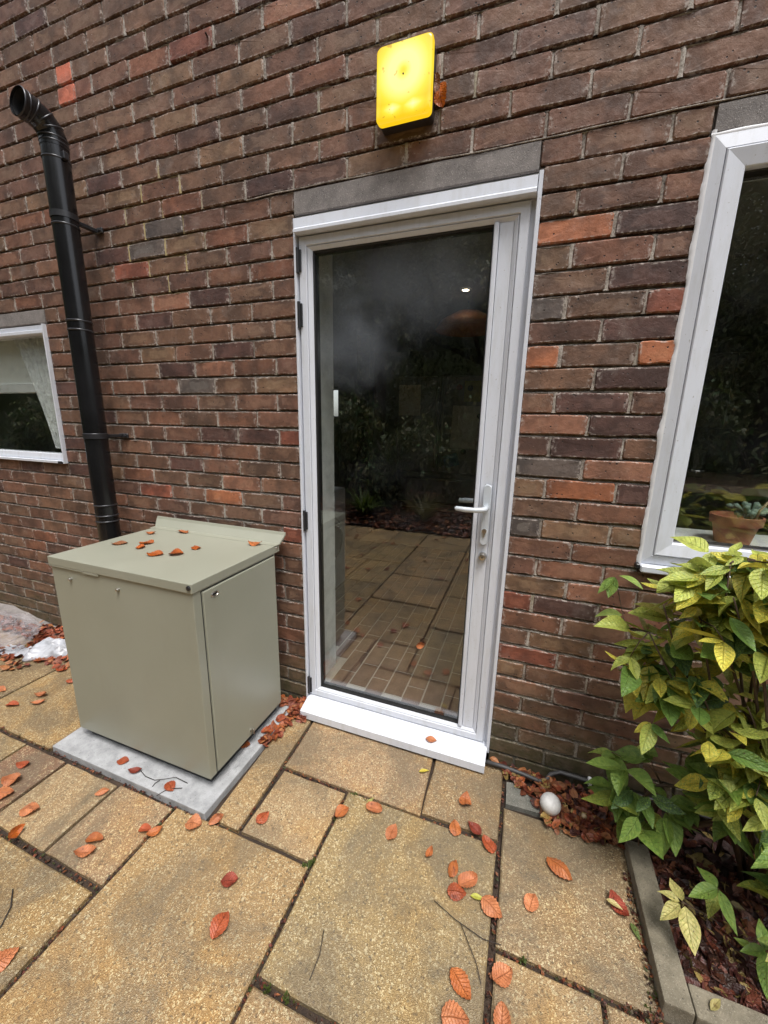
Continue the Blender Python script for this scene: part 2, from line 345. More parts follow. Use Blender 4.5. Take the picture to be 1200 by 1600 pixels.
M = dict(brick=m_brick(), mortar=m_mortar(), slab=m_slab(), upvc=m_upvc(), cab=m_cab(), lamp=m_lamp(),
    lintel=m_concrete('lintel_concrete', (0.15, 0.135, 0.128), (0.26, 0.235, 0.22), (0.55, 0.5, 0.47)),
    plinth=m_concrete('pale_concrete', (0.30, 0.305, 0.31), (0.47, 0.475, 0.485), (0.20, 0.20, 0.20), 1.3, 1.0),
    kerb=m_concrete('kerb_concrete', (0.13, 0.112, 0.078), (0.27, 0.235, 0.17), (0.42, 0.38, 0.30), 1.0, 1.0),
    slate=m_concrete('slate_offcut', (0.12, 0.12, 0.10), (0.2, 0.19, 0.16)),
    soil=m_concrete('dark_soil', (0.018, 0.012, 0.008), (0.05, 0.03, 0.018), (0.10, 0.06, 0.03), 1.0, 1.0),
    black=m_plain('black_flue_enamel', (0.008, 0.008, 0.009), 0.22, 0.0, 0.3, 8, 0.05),
    blackrim=m_plain('worn_flue_band', (0.05, 0.05, 0.055), 0.3, 0.5, 0.3, 20),
    inner=m_plain('flue_inside_steel', (0.03, 0.03, 0.032), 0.4, 0.2, 0.3, 30),
    gasket=m_plain('black_rubber', (0.012, 0.012, 0.012), 0.5),
    steel=m_plain('brushed_steel', (0.5, 0.48, 0.44), 0.3, 1.0),
    satin=m_plain('satin_grey_handle', (0.58, 0.62, 0.66), 0.32, 0.15),
    greysteel=m_plain('dark_fridge_steel', (0.30, 0.30, 0.31), 0.35, 0.2, 0.1, 5),
    plaster=m_plain('pale_plaster', (0.62, 0.66, 0.60), 0.8, 0, 0.12, 5, 0.1),
    reveal=m_plain('scuffed_white_reveal', (0.88, 0.90, 0.87), 0.6, 0, 0.12, 14, 0.3),
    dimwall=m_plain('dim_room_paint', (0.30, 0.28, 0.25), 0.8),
    wood=m_plain('dark_brown_wood', (0.06, 0.035, 0.022), 0.5, 0, 0.3, 14),
    worktop=m_plain('worktop', (0.16, 0.10, 0.07), 0.4, 0, 0.2, 14),
    tile=m_plain('brown_floor_tile', (0.19, 0.115, 0.085), 0.4, 0, 0.3, 12, 0.2),
    grout=m_plain('pale_grout', (0.42, 0.37, 0.32), 0.9),
    white=m_plain('white_enamel', (0.75, 0.76, 0.75), 0.3),
    sealant=m_plain('grey_sealant', (0.17, 0.165, 0.15), 0.7, 0, 0.2, 60, 0.3),
    caulk=m_plain('white_caulk', (0.74, 0.74, 0.76), 0.5, 0, 0.05, 60, 0.3),
    terracotta=m_plain('terracotta', (0.36, 0.13, 0.07), 0.75, 0, 0.2, 30, 0.3),
    succulent=m_plain('grey_green_succulent', (0.22, 0.30, 0.24), 0.5, 0, 0.2, 60),
    cable=m_plain('dark_grey_cable', (0.06, 0.058, 0.058), 0.5, 0, 0.2, 40),
    ball=m_plain('speckled_white_ball', (0.72, 0.71, 0.69), 0.55, 0, 0.08, 120, 0.3),
    shell=m_plain('creamy_shell', (0.55, 0.42, 0.25), 0.6),
    twig=m_plain('brown_twig', (0.10, 0.065, 0.045), 0.8, 0, 0.3, 60, 0.3),
    darktwig=m_plain('dark_thin_twig', (0.03, 0.022, 0.018), 0.8),
    bark=m_plain('bark', (0.07, 0.055, 0.042), 0.9, 0, 0.4, 14, 0.8),
    rust=m_plain('rusty_iron', (0.05, 0.028, 0.02), 0.8, 0, 0.5, 60),
    curtain=m_film('sheer_white_curtain', (0.9, 0.91, 0.9), 0.75),
    bag=m_film('clear_crumpled_plastic', (0.60, 0.57, 0.60), 0.24),
    wrap=m_plain('white_plastic_wrap', (0.40, 0.41, 0.44), 0.3, 0, 0.25, 14, 0.6),
    lampbase=m_plain('dark_brown_lamp_base', (0.03, 0.022, 0.018), 0.4),
    blindcloth=m_plain('pale_blind_cloth', (0.80, 0.82, 0.78), 0.85, 0, 0.06, 8),
    amber=m_plain('amber_lamp_shade', (0.5, 0.2, 0.06), 0.5),
    fallen=m_leaf('fallen_beech_leaf', False, 0.45, 0.1),
    litter=m_leaf('leaf_litter', False, 0.42, 0.05),
    shrub=m_leaf('variegated_leaf', True, 0.42, 0.28),
    treeleaf=m_leaf('tree_foliage', False, 0.5, 0.3),
    glass=m_glass('door_glass', True), wglass=m_glass('window_glass', False), clear=m_glass('jar_glass', False, 0.12, False),
    spot=m_emit('lit_downlight', (1.0, 0.8, 0.55), 6.0),
    note=m_paper('printed_note', (0.8, 0.76, 0.62), (0.45, 0.28, 0.12)), letter=m_paper('printed_letter', (0.85, 0.84, 0.80), (0.35, 0.25, 0.25), 110),
    blue=m_plain('blue_card', (0.12, 0.22, 0.36), 0.6), red=m_plain('red_magnet', (0.35, 0.05, 0.03), 0.5), blackp=m_plain('black_plastic', (0.02, 0.02, 0.022), 0.35),
    yellowgreen=m_plain('pale_picture', (0.4, 0.38, 0.14), 0.6))

def setcol(me, colors=None):
    """point colour attribute 'col' multiplied with the object's colour in the materials"""
    a = me.color_attributes.new('col', 'FLOAT_COLOR', 'POINT')
    a.data.foreach_set('color', [1.0] * (4*len(me.vertices)) if colors is None else colors)

# ------------------------------------------------------------------ ground and soil
def grid_sheet(name, x0, x1, y0, y1, nx, ny, zf, mat, kind='structure', parent=None):
    bm = BM(); vs = [[bm.verts.new((x0+(x1-x0)*i/nx, y0+(y1-y0)*j/ny, zf(x0+(x1-x0)*i/nx, y0+(y1-y0)*j/ny))) for j in range(ny+1)] for i in range(nx+1)]
    for i in range(nx):
        for j in range(ny): bm.faces.new((vs[i][j], vs[i+1][j], vs[i+1][j+1], vs[i][j+1]))
    o = obj(name, bm, mat, parent, True); 
    if kind: o['kind'] = kind
    return o
grid_sheet('ground', -60, 60, -90, 0.2, 60, 60, lambda x, y: -0.045 - 0.25*noise.noise(Vector((x*.1, y*.1, 0)))*(1 if y < -9 else 0), M['soil'])
grid_sheet('planting_bed_soil', 1.46, 4.4, -0.56, 0.0, 60, 14, lambda x, y: 0.0 + 0.02*noise.noise(Vector((x*9, y*9, 0))), M['soil'])
grid_sheet('border_soil', -13, 13, -9, -3.36, 80, 30, lambda x, y: 0.02 + min(1, (-3.36-y))*0.12 + 0.04*noise.noise(Vector((x*1.5, y*1.5, 0))), M['soil'])

# ------------------------------------------------------------------ patio of slabs
patio = bpy.data.objects.new('patio', None); link(patio); patio['kind'] = 'structure'
bm = BM()
N = 90
grid_sheet('joint_soil', -5.0, 4.2, -3.36, 0.0, 160, 60, lambda x, y: -0.016 + 0.006*noise.noise(Vector((x*14, y*14, 0))), M['soil'], 'structure', patio)
BUFF = [(0.38, 0.25, 0.115), (0.36, 0.235, 0.12), (0.39, 0.26, 0.13), (0.35, 0.235, 0.105), (0.38, 0.245, 0.13)]
def slab(x0, x1, y0, y1, c=None, skew=0.0, zt=None):
    g = 0.0055
    bm = BM()
    j = lambda s=0.002: rnd.uniform(-s, s)
    zt = rnd.uniform(-0.002, 0.002) if zt is None else zt
    def edge(ax, ay, bx, by, n):
        return [(ax+(bx-ax)*i/n, ay+(by-ay)*i/n) for i in range(n)]
    n1 = 5
    P = edge(x0+g, y0+g, x1-g, y0+g, n1) + edge(x1-g, y0+g, x1-g, y1-g, n1) + edge(x1-g, y1-g, x0+g, y1-g, n1) + edge(x0+g, y1-g, x0+g, y0+g, n1)
    cx, cy = (x0+x1)/2, (y0+y1)/2
    tx, ty = j(0.004), j(0.004)
    top, mid, bot = [], [], []
    for (px, py) in P:
        px += j(0.0014) + skew*(py-cy); py += j(0.0014)
        ox = 1 if px > cx else -1; oy = 1 if py > cy else -1
        iw = 0.0045
        ax = iw if abs(px-cx) > (x1-x0)/2 - g - 0.004 - abs(skew)*(y1-y0)/2 else 0
        ay = iw if abs(py-cy) > (y1-y0)/2 - g - 0.004 else 0
        z = zt + tx*(px-cx) + ty*(py-cy)
        top.append(bm.verts.new((px-ox*ax, py-oy*ay, z))); mid.append(bm.verts.new((px, py, z-0.004+j(0.0008)))); bot.append(bm.verts.new((px, py, -0.042)))
    bm.faces.new(top)
    L = len(P)
    for k in range(L):
        bm.faces.new((top[k], mid[k], mid[(k+1) % L], top[(k+1) % L])); bm.faces.new((mid[k], bot[k], bot[(k+1) % L], mid[(k+1) % L]))
    c = c or rnd.choice(BUFF); f = rnd.uniform(0.86, 1.10)
    o = obj('paving_slab', bm, M['slab'], patio, False, (c[0]*f*.86, c[1]*f*.875, c[2]*f*.95)); setcol(o.data)
    return o
GREY = (0.34, 0.25, 0.125)
PINK = (0.22, 0.12, 0.075)
slab(0.085, 0.688, -0.357, -0.012, (0.367, 0.246, 0.148), -0.05)
slab(0.688, 0.977, -0.346, -0.012)
slab(0.398, 0.972, -0.927, -0.357, GREY)
slab(0.105, 0.396, -0.640, -0.366, (0.367, 0.256, 0.148))
slab(-0.040, 0.088, -0.643, -0.012, (0.389, 0.261, 0.133), -0.05)
slab(-0.180, 0.396, -1.235, -0.645, (0.347, 0.231, 0.111))
slab(0.397, 0.972, -1.50, -0.935, (0.367, 0.246, 0.127))
slab(0.980, 1.388, -0.644, -0.205, (0.315, 0.222, 0.127))
slab(0.980, 1.250, -1.22, -0.648, (0.367, 0.256, 0.138))
slab(1.252, 1.85, -1.22, -0.648, (0.347, 0.236, 0.127))
slab(-0.462, -0.182, -0.930, -0.655, (0.367, 0.246, 0.148))
slab(-0.768, -0.464, -0.930, -0.662, (0.367, 0.256, 0.148))
slab(-1.034, -0.772, -0.950, -0.662, PINK)
slab(-1.33, -1.038, -0.950, -0.662, (0.347, 0.246, 0.127))
slab(-0.76, -0.186, -1.52, -0.942, (0.347, 0.236, 0.111))
slab(-1.33, -0.764, -1.52, -0.955, (0.357, 0.246, 0.127))
slab(-1.50, -0.905, -0.655, -0.012, (0.315, 0.212, 0.101))
slab(-2.10, -1.505, -0.60, -0.012, (0.284, 0.197, 0.106))
slab(-1.90, -1.335, -1.23, -0.662, (0.315, 0.217, 0.117))
slab(-2.70, -2.105, -0.60, -0.012)
slab(-0.180, 0.396, -1.82, -1.245)
# the rest of the patio, laid the same way out to the border behind the camera
def fill(x0, x1, y0, y1):
    w, h = x1-x0, y1-y0
    if w > 0.62 or h > 0.62:
        if w >= h:
            k = 0.29 if rnd.random() < 0.3 and w > 0.9 else 0.58
            if w - k < 0.2: k = w/2
            fill(x0, x0+k, y0, y1); fill(x0+k, x1, y0, y1)
        else:
            k = 0.29 if rnd.random() < 0.3 and h > 0.9 else 0.58
            if h - k < 0.2: k = h/2
            fill(x0, x1, y1-k, y1); fill(x0, x1, y0, y1-k)
    else: slab(x0, x1, y0, y1)
fill(-5.0, -2.71, -1.52, -0.012); fill(-2.70, -1.91, -1.52, -0.605); fill(-1.90, -1.335, -1.52, -1.24)
fill(-5.0, -0.186, -3.34, -1.53); fill(-0.180, 0.396, -3.34, -1.83); fill(0.397, 1.85, -3.34, -1.51)
fill(0.98, 1.85, -1.50, -1.23); fill(1.86, 4.2, -3.34, -0.66)

# ------------------------------------------------------------------ house wall
wall = thing('brick_wall', (0, 0, 0), 'plum and brown brick house wall with pale mortar joints behind the door', 'wall')
WX0, WX1 = -4.6, 4.4
OPEN = [(0.0, 0.905, -0.1, 2.208), (0.0, 0.893, 2.20, 2.2925), (1.338, 3.1, 0.943, 2.216), (1.335, 3.2, 2.21, 2.2925),
        (-3.1, -1.572, 1.160, 1.915), (-3.2, -1.563, 1.913, 1.9925)]
def cuts(za, zb, x0, x1):
    """intervals of [x0,x1] free of openings over most of the height za..zb"""
    iv = [(x0, x1)]
    for (a, b, c, d) in OPEN:
        ov = min(zb, d) - max(za, c)
        if ov > 0.45*(zb-za):
            nx = []
            for (p, q) in iv:
                if b <= p or a >= q: nx.append((p, q)); continue
                if a > p: nx.append((p, a))
                if b < q: nx.append((b, q))
            iv = nx
    return iv
def brick_bm(L, H, seed, pts=None):
    rr = random.Random(seed)
    bm = BM(); l, h = L/2, H/2
    j = lambda s: rr.uniform(-s, s)
    per = [(-l+.004, -h), (-l*0.35, -h+j(.0012)), (l*0.35, -h+j(.0012)), (l-.004, -h), (l, -h+.005), (l+j(.0008), h-.006), (l-.005, h), (l*0.3, h+j(.0012)), (-l*0.3, h+j(.0012)), (-l+.006, h), (-l, h-.005), (-l+j(.0008), -h+.006)]
    fr, md, bk = [], [], []
    for (x, z) in per:
        x += j(.0018); z += j(.0019)
        s = 1 - .0040/l if abs(x) > l*.9 else 1
        fr.append(bm.verts.new((x*(1-.0032/l), j(.0005), z*(1-.0032/h)))); md.append(bm.verts.new((x, .0042+j(.001), z))); bk.append(bm.verts.new((x, .034, z)))
    c = bm.verts.new((j(l*.3), j(.0012), j(h*.3)))
    n = len(per)
    for k in range(n):
        q = (k+1) % n
        bm.faces.new((c, fr[k], fr[q])); bm.faces.new((fr[k], md[k], md[q], fr[q])); bm.faces.new((md[k], bk[k], bk[q], md[q]))
    bmesh.ops.recalc_face_normals(bm, faces=bm.faces)
    return bm
def bake(bm, name, mat):
    me = bpy.data.meshes.new(name); bm.to_mesh(me); bm.free(); me.materials.append(mat); setcol(me)
    a = me.attributes.new('edge', 'FLOAT', 'POINT')
    ctr = min(range(len(me.vertices)), key=lambda i: Vector((me.vertices[i].co.x*.3, me.vertices[i].co.y, me.vertices[i].co.z)).length)
    a.data.foreach_set('value', [0.0 if i == ctr else 1.0 for i in range(len(me.vertices))])
    return me
brick_mesh = [bake(brick_bm(0.2172, 0.0655, 100+i), 'brick', M['brick']) for i in range(14)]
half_mesh = [bake(brick_bm(0.1047, 0.0655, 200+i), 'half_brick', M['brick']) for i in range(6)]
BR = [(0.162, 0.087, 0.060), (0.150, 0.079, 0.055), (0.172, 0.096, 0.064), (0.156, 0.094, 0.066), (0.136, 0.073, 0.054), (0.170, 0.086, 0.056), (0.178, 0.104, 0.068), (0.146, 0.086, 0.058)]
KIND = dict(orange=(0.34, 0.135, 0.068), red=(0.24, 0.085, 0.055), salmon=(0.235, 0.118, 0.078), grey=(0.115, 0.098, 0.092), tan=(0.20, 0.125, 0.078), dark=(0.100, 0.052, 0.044))
OV = {}
for k, l in dict(orange=[(4,4),(17,-3),(9,3),(9,5),(15,4)], red=[(17,-5),(13,-1),(7,5),(21,3),(-7,-3),(3,-5),(19,-1),(24,4)],
    salmon=[(19,4),(20,5),(9,-3),(16,-2),(18,2),(14,5),(12,4),(-7,-1),(5,-4),(18,-6),(22,-7)], grey=[(1,-4),(2,-4),(10,-3),(7,3),(17,3),(14,4)],
    tan=[(5,3),(17,4),(0,1),(10,-1),(-2,-2),(2,-3),(-5,-2)], dark=[(4,5),(12,5),(6,5),(15,5),(21,4),(10,5),(0,-1),(8,-2),(6,-4),(3,1),(-2,-5)]).items():
    for t in l: OV[t] = KIND[k]
pieces = []   # x0, x1, z0, z1, colour
JT = 0.0078
beds = []
brnd = random.Random(11)
for r in range(-28, 32):
    zc = 2.33 - 0.075*r
    za, zb = zc - 0.0325, zc + 0.0325
    off = 0.5 if r % 2 else 0.0
    iv = cuts(za, zb, WX0, WX1)
    for (p, q) in iv:
        beds.append((p, q, zc - 0.0375, r))
        i0 = math.floor(p/0.225 - off); xs = []
        i = i0
        while (i+off)*0.225 < q:
            a = (i+off)*0.225 + JT/2; b = (i+1+off)*0.225 - JT/2
            jx = brnd.uniform(-.003, .003)
            a = max(a, p); b = min(b, q)
            if b - a > 0.02:
                c = OV.get((r, i))
                if c is None:
                    u = brnd.random()
                    c = brnd.choice(BR)
                    if u < 0.05: c = KIND['dark']
                    elif u < 0.09: c = KIND['tan']
                    elif u < 0.12: c = (0.19, 0.085, 0.052)
                f = brnd.uniform(0.82, 1.10)
                c = (c[0]*f*1.04, c[1]*f*1.02, c[2]*f*.98)
                if (r, i) in ((-8, -6), (-7, -6)):
                    m = a + (b-a)*(0.55 if r == -8 else 0.52)
                    cc = (0.56, 0.17, 0.10)
                    if r == -8: pieces += [(a, m, za, zb, c, r), (m, b, za, zb, cc, r)]
                    else: pieces += [(a, m, za, zb, cc, r), (m, b, za, zb, (0.2, 0.09, 0.06), r)]
                else: pieces.append((a, b, za, zb, c, r))
            i += 1
def screen(p):
    v = Vector(p) - CAM; d = v.dot(cf)
    if d <= 0.1: return None
    return (600 + FPX*v.dot(cr)/d, 800 - FPX*v.dot(cu)/d, d)
def size_in_photo(a, b, za, zb):
    s = [screen((x, 0, z)) for x, z in ((a, za), (b, za), (b, zb), (a, zb))]
    if any(q is None for q in s): return 0
    if not any(-5 < q[0] < 1205 and -5 < q[1] < 1605 for q in s): return 0
    return 0.5*abs(sum(s[k][0]*s[(k+1) % 4][1] - s[(k+1) % 4][0]*s[k][1] for k in range(4)))
order = sorted(range(len(pieces)), key=lambda k: -size_in_photo(*pieces[k][:4]))
single = set(order[:300])
rest_v, rest_f, rest_c, rest_e = [], [], [], []
for k, (a, b, za, zb, c, r) in enumerate(pieces):
    L = b - a; full = L > 0.16
    me = brnd.choice(brick_mesh if full else half_mesh)
    sx = L/(0.2172 if full else 0.1047)
    cx, cz = (a+b)/2 + 0, (za+zb)/2 + brnd.uniform(-.0015, .0015)
    y = brnd.uniform(-.0022, .0022); rot = brnd.uniform(-.006, .006); rz = brnd.uniform(-.012, .012)
    flip = -1 if brnd.random() < 0.0 else 1
    sz = brnd.uniform(0.97, 1.03)
    mat = Matrix.Translation((cx, y, cz)) @ Matrix.Rotation(rot, 4, 'Y') @ Matrix.Rotation(rz, 4, 'Z') @ Matrix.Diagonal((sx, 1, sz, 1))
    if k in single:   # the 300 bricks that show largest
        o = bpy.data.objects.new('brick', me); link(o, wall); o.matrix_local = mat; o.color = (*c, 1)
    else:
        o0 = len(rest_v)
        ea = me.attributes['edge'].data
        for v in me.vertices: rest_v.append(mat @ v.co); rest_c.extend((*c, 1.0)); rest_e.append(ea[v.index].value)
        for p in me.polygons: rest_f.append([o0+i for i in p.vertices])
me = bpy.data.meshes.new('distant_bricks'); me.from_pydata(rest_v, [], rest_f); me.materials.append(M['brick']); setcol(me, rest_c)
a_ = me.attributes.new('edge', 'FLOAT', 'POINT'); a_.data.foreach_set('value', rest_e)
o = link(bpy.data.objects.new('brickwork', me), wall); o['kind'] = 'stuff'
# mortar: weathered, struck back under the upper brick, ragged lip above the lower one
bm = BM()
def nz(x, z, s, a): return a*noise.noise(Vector((x*s, z*s, 3.3)))
for (p, q, z, r) in beds:
    n = max(1, int((q-p)/0.02)); prev = None
    for i in range(n+1):
        x = p + (q-p)*i/n
        d1 = 0.0165; d2 = 0.013 + nz(x, z, 40, .003); d3 = 0.0035 + nz(x, z, 14, .008) + nz(x, z, 70, .003)
        zt = z + 0.0075; zb_ = z - 0.0056 + nz(x, z, 45, .0032)
        ring_ = [bm.verts.new((x, d1, zt)), bm.verts.new((x, d2, z + 0.0002)), bm.verts.new((x, d3, zb_)), bm.verts.new((x, d3+.006, zb_-.003))]
        if prev:
            for k in range(3): bm.faces.new((prev[k], ring_[k], ring_[k+1], prev[k+1]))
        prev = ring_
byrow = {}
for pc in pieces: byrow.setdefault(pc[5], []).append(pc)
for r, l in byrow.items():
    l.sort()
    for A, B in zip(l, l[1:]):
        g = B[0]-A[1]
        if g > 0.03 or g < 0.001: continue
        n = 5; prev = None
        rec = 0.0004 + abs(nz(A[1], A[2], 31, .011))
        for i in range(n+1):
            z = A[2]-.002 + (A[3]-A[2]+.004)*i/n
            wv = nz(A[1], z, 70, .0015)
            ring_ = [bm.verts.new((A[1]-.0035+wv*1.6, rec+.003, z)), bm.verts.new(((A[1]+B[0])/2+wv, rec+nz(z, A[1], 80, .003), z)), bm.verts.new((B[0]+.0035-wv*1.3, rec+.003, z))]
            if prev:
                for k in range(2): bm.faces.new((prev[k], ring_[k], ring_[k+1], prev[k+1]))
            prev = ring_
o = obj('mortar', bm, M['mortar'], wall, True); o['kind'] = 'stuff'
# wall core behind the face bricks, pierced by the openings, plastered inside
bm = BM()
def core(bm, y0, y1):
    zs = [-0.3, 0.943, 1.16, 1.99, 2.29, 4.5]
    box(bm, WX0, WX1, y0, y1, 2.292, 4.5)
    box(bm, WX0, -3.1, y0, y1, -0.3, 2.290); box(bm, -3.098, -1.572, y0, y1, -0.3, 1.158); box(bm, -3.098, -1.572, y0, y1, 1.917, 2.290)
    box(bm, -1.570, -0.002, y0, y1, -0.3, 2.290); box(bm, 0.907, 1.336, y0, y1, -0.3, 2.290); box(bm, 0.0, 0.905, y0, y1, 2.21, 2.290)
    box(bm, 1.338, 3.1, y0, y1, -0.3, 0.940); box(bm, 1.338, 3.1, y0, y1, 2.218, 2.290); box(bm, 3.102, WX1, y0, y1, -0.3, 2.290)
core(bm, 0.017, 0.27); o = obj('wall_core', bm, M['mortar'], wall)
bm = BM(); core(bm, 0.273, 0.29); obj('inner_plaster', bm, M['plaster'], wall)
bm = BM()
box(bm, 0.002, 0.010, 0.075, 0.30, 0.05, 2.19); obj('door_reveal', bm, M['reveal'], wall)
bm = BM(); box(bm, 0.895, 0.903, 0.075, 0.30, 0.05, 2.19); obj('door_reveal', bm, M['reveal'], wall)
def lintel(x0, x1, z0, z1, y=-0.002):
    bm = BM(); n = max(4, int((x1-x0)/.05))
    rows = []
    for i in range(n+1):
        x = x0+(x1-x0)*i/n
        rows.append([bm.verts.new((x, .03, z0)), bm.verts.new((x, y+.003, z0+nz(x, 1, 20, .002))), bm.verts.new((x, y, z0+.005)), bm.verts.new((x, y+nz(x, 2, 9, .002), z1-.005)), bm.verts.new((x, y+.005, z1-.002+nz(x, 5, 14, .002))), bm.verts.new((x, .03, z1-.002))])
    for a, b in zip(rows, rows[1:]):
        for k in range(5): bm.faces.new((a[k], b[k], b[k+1], a[k+1]))
    bm.faces.new(rows[0]); bm.faces.new(rows[-1][::-1])
    return obj('lintel', bm, M['lintel'], wall)
lintel(0.002, 0.891, 2.2055, 2.2905); lintel(1.340, 3.15, 2.2165, 2.2895); lintel(-3.15, -1.565, 1.918, 1.990)
# damp course membrane: thin wavy ridge running over both lintels
bm = BM(); pts = []; x = -0.22
while x < 3.2:
    pts.append((x, -0.002 + nz(x, 7, 9, .002), 2.2925 + nz(x, 4, 5, .006))); x += 0.018
tube(bm, pts, 0.0022, 6); obj('membrane_edge', bm, M['mortar'], wall, True)
bm = BM(); pts = []; x = -0.9
while x < 0.98:
    pts.append((x, 0.003, 2.2975 + nz(x, 4, 5, .006))); x += 0.02
# rusty nail in the brickwork
bm = BM(); tube(bm, [(-0.365, 0.004, 2.86), (-0.345, -0.03, 2.845)], [.004, .003], 6); obj('nail', bm, M['rust'], wall)
# ragged concrete footing ledge left of the cabinet
bm = BM(); prev = None; x = -3.6
while x < -1.2:
    h = max(0.004, 0.10 - (x+2.4)*0.16) + nz(x, 1, 8, .012) if x > -2.4 else 0.10 + nz(x, 1, 8, .012)
    h = max(h, 0.004)
    rg = [bm.verts.new((x, -0.055+nz(x, 3, 9, .012), -.03)), bm.verts.new((x, -0.045+nz(x, 3, 9, .012), h*0.75)), bm.verts.new((x, -0.004, h)), bm.verts.new((x, .01, h))]
    if prev:
        for k in range(3): bm.faces.new((prev[k], rg[k], rg[k+1], prev[k+1]))
    prev = rg; x += .04
obj('footing', bm, M['lintel'], wall, True)

# ------------------------------------------------------------------ glazed door
door = thing('glazed_door', (0.45, 0, 0), 'white framed door glazed full height, with a lever handle at its right', 'door')
U = M['upvc']
bm = BM(); ring(bm, 0.006, 0.899, 0.045, 2.188, 0.030, 0.868, 0.075, 2.128, 0.018, 0.018, 0.078); obj('frame', bm, U, door)
bm = BM(); box(bm, -0.004, 0.0055, -0.006, 0.05, 0.035, 2.196, .001); obj('edge_trim', bm, U, door)
bm = BM(); box(bm, 0.8935, 0.9065, -0.010, 0.05, 0.035, 2.203, .001); obj('edge_trim', bm, U, door)
bm = BM()
prof = [(-0.001, 2.196), (-0.012, 2.192), (-0.014, 2.158), (-0.024, 2.150), (-0.024, 2.140), (-0.016, 2.139), (0.016, 2.139), (0.03, 2.196)]
ends = [[bm.verts.new((x, y, z)) for y, z in prof] for x in (0.0068, 0.8915)]
for k in range(len(prof)): bm.faces.new((ends[0][k], ends[0][(k+1) % len(prof)], ends[1][(k+1) % len(prof)], ends[1][k]))
bm.faces.new(ends[0][::-1]); bm.faces.new(ends[1]); obj('head_drip', bm, U, door)
bm = BM(); prev = None
for i in range(46):
    x = 0.004 + .888*i/45
    rg = [bm.verts.new((x, .012, 2.2075)), bm.verts.new((x, .004+nz(x, 1, 30, .002), 2.203)), bm.verts.new((x, .0005, 2.196+nz(x, 3, 22, .002)))]
    if prev:
        for k in range(2): bm.faces.new((prev[k], rg[k], rg[k+1], prev[k+1]))
    prev = rg
obj('sealant', bm, M['sealant'], door, True)
# opening leaf: outer stile, step, bead; wide lock side
leafy = 0.006
bm = BM(); ring(bm, 0.012, 0.877, 0.066, 2.134, 0.046, 0.846, 0.098, 2.101, leafy, leafy, 0.07, .0025); obj('leaf_frame', bm, U, door)
bm = BM(); ring(bm, 0.0475, 0.8445, 0.0995, 2.0995, 0.066, 0.829, 0.112, 2.086, leafy+.004, leafy+.012, 0.066, .002); obj('glazing_bead', bm, U, door)
bm = BM(); box(bm, 0.765, 0.7815, leafy+.003, .066, 0.1125, 2.0855, .003); obj('glazing_bead', bm, U, door)
bm = BM(); box(bm, 0.7830, 0.8280, leafy+.012, .062, 0.1130, 2.0850, .001); obj('lock_panel', bm, U, door)
bm = BM(); ring(bm, 0.0662, 0.7648, 0.1122, 2.0858, 0.0725, 0.759, 0.1185, 2.0795, leafy+.016, leafy+.018, 0.06, .001); obj('gasket', bm, M['gasket'], door)
bm = BM(); box(bm, 0.0665, 0.7645, 0.034, 0.040, 0.1125, 2.0855); obj('glass_pane', bm, M['glass'], door)
bm = BM()
prof = [(0.02, 0.064), (0.004, 0.062), (-0.088, 0.050), (-0.097, 0.046), (-0.0985, 0.012), (-0.092, 0.012), (-0.090, 0.036), (0.02, 0.040)]
ends = [[bm.verts.new((x, y, z)) for y, z in prof] for x in (0.006 if s == 0 else 0.897 for s in (0, 1))]
for v in ends[0]:
    if v.co.y < -0.003: v.co.x = 0.016
for k in range(len(prof)): bm.faces.new((ends[0][k], ends[0][(k+1) % len(prof)], ends[1][(k+1) % len(prof)], ends[1][k]))
bm.faces.new(ends[0][::-1]); bm.faces.new(ends[1]); obj('sill', bm, U, door)
bm = BM(); box(bm, 0.009, 0.898, 0.006, 0.03, -0.02, 0.038); obj('threshold_packer', bm, M['blackp'], door)
for (za, zb) in ((2.005, 2.095), (1.80, 1.90), (0.935, 1.03), (0.075, 0.17)):
    bm = BM(); tube(bm, [(0.0105, -0.0015, za), (0.0105, -0.0015, zb)], 0.0068, 10)
    box(bm, 0.0165, 0.0245, -0.001, 0.006, za+.006, zb-.006, .001); obj('hinge', bm, M['blackp'], door)
hd = None
bm = BM()   # backplate with round ends
prof = []
for k in range(24):
    a = 2*math.pi*k/24; x = 0.0155*math.cos(a); z = 0.0155*math.sin(a) + (0.104 if math.sin(a) >= 0 else -0.104); prof.append((x, z))
cx, cz = 0.8125, 1.086
lo = [[bm.verts.new((cx + x*s, y, cz + z*(s if s == 1 else 0.985))) for x, z in prof] for s, y in ((1, leafy+.003), (1, leafy-.004), (0.86, leafy-.008))]
for a, b in zip(lo, lo[1:]):
    for k in range(24): bm.faces.new((a[k], a[(k+1) % 24], b[(k+1) % 24], b[k]))
bm.faces.new(lo[-1]); hp = obj('handle', bm, M['satin'], door, 40)
bm = BM()
tube(bm, [(0.8125, leafy-.006, 1.118), (0.8125, -0.040, 1.118), (0.810, -0.052, 1.118), (0.802, -0.058, 1.1175), (0.780, -0.060, 1.115), (0.740, -0.060, 1.1145), (0.708, -0.058, 1.116), (0.703, -0.057, 1.116)], [.0105, .0095, .010, .010, .0098, .0098, .0092, .005], 14)
obj('lever', bm, M['satin'], hp, True)
bm = BM(); tube(bm, [(0.8125, leafy-.008, 1.025), (0.8125, leafy-.016, 1.025)], .0088, 16); box(bm, 0.8085, 0.8165, leafy-.0145, leafy-.006, 1.003, 1.022, .002); obj('key_cylinder', bm, M['steel'], hp, 40)
bm = BM(); tube(bm, [(0.812, leafy+.012, 0.916), (0.812, leafy-.002, 0.916), (0.812, leafy-.010, 0.916), (0.812, leafy-.011, 0.916)], [.0165, .0165, .012, .004], 18); obj('deadlock', bm, M['steel'], door, 40)
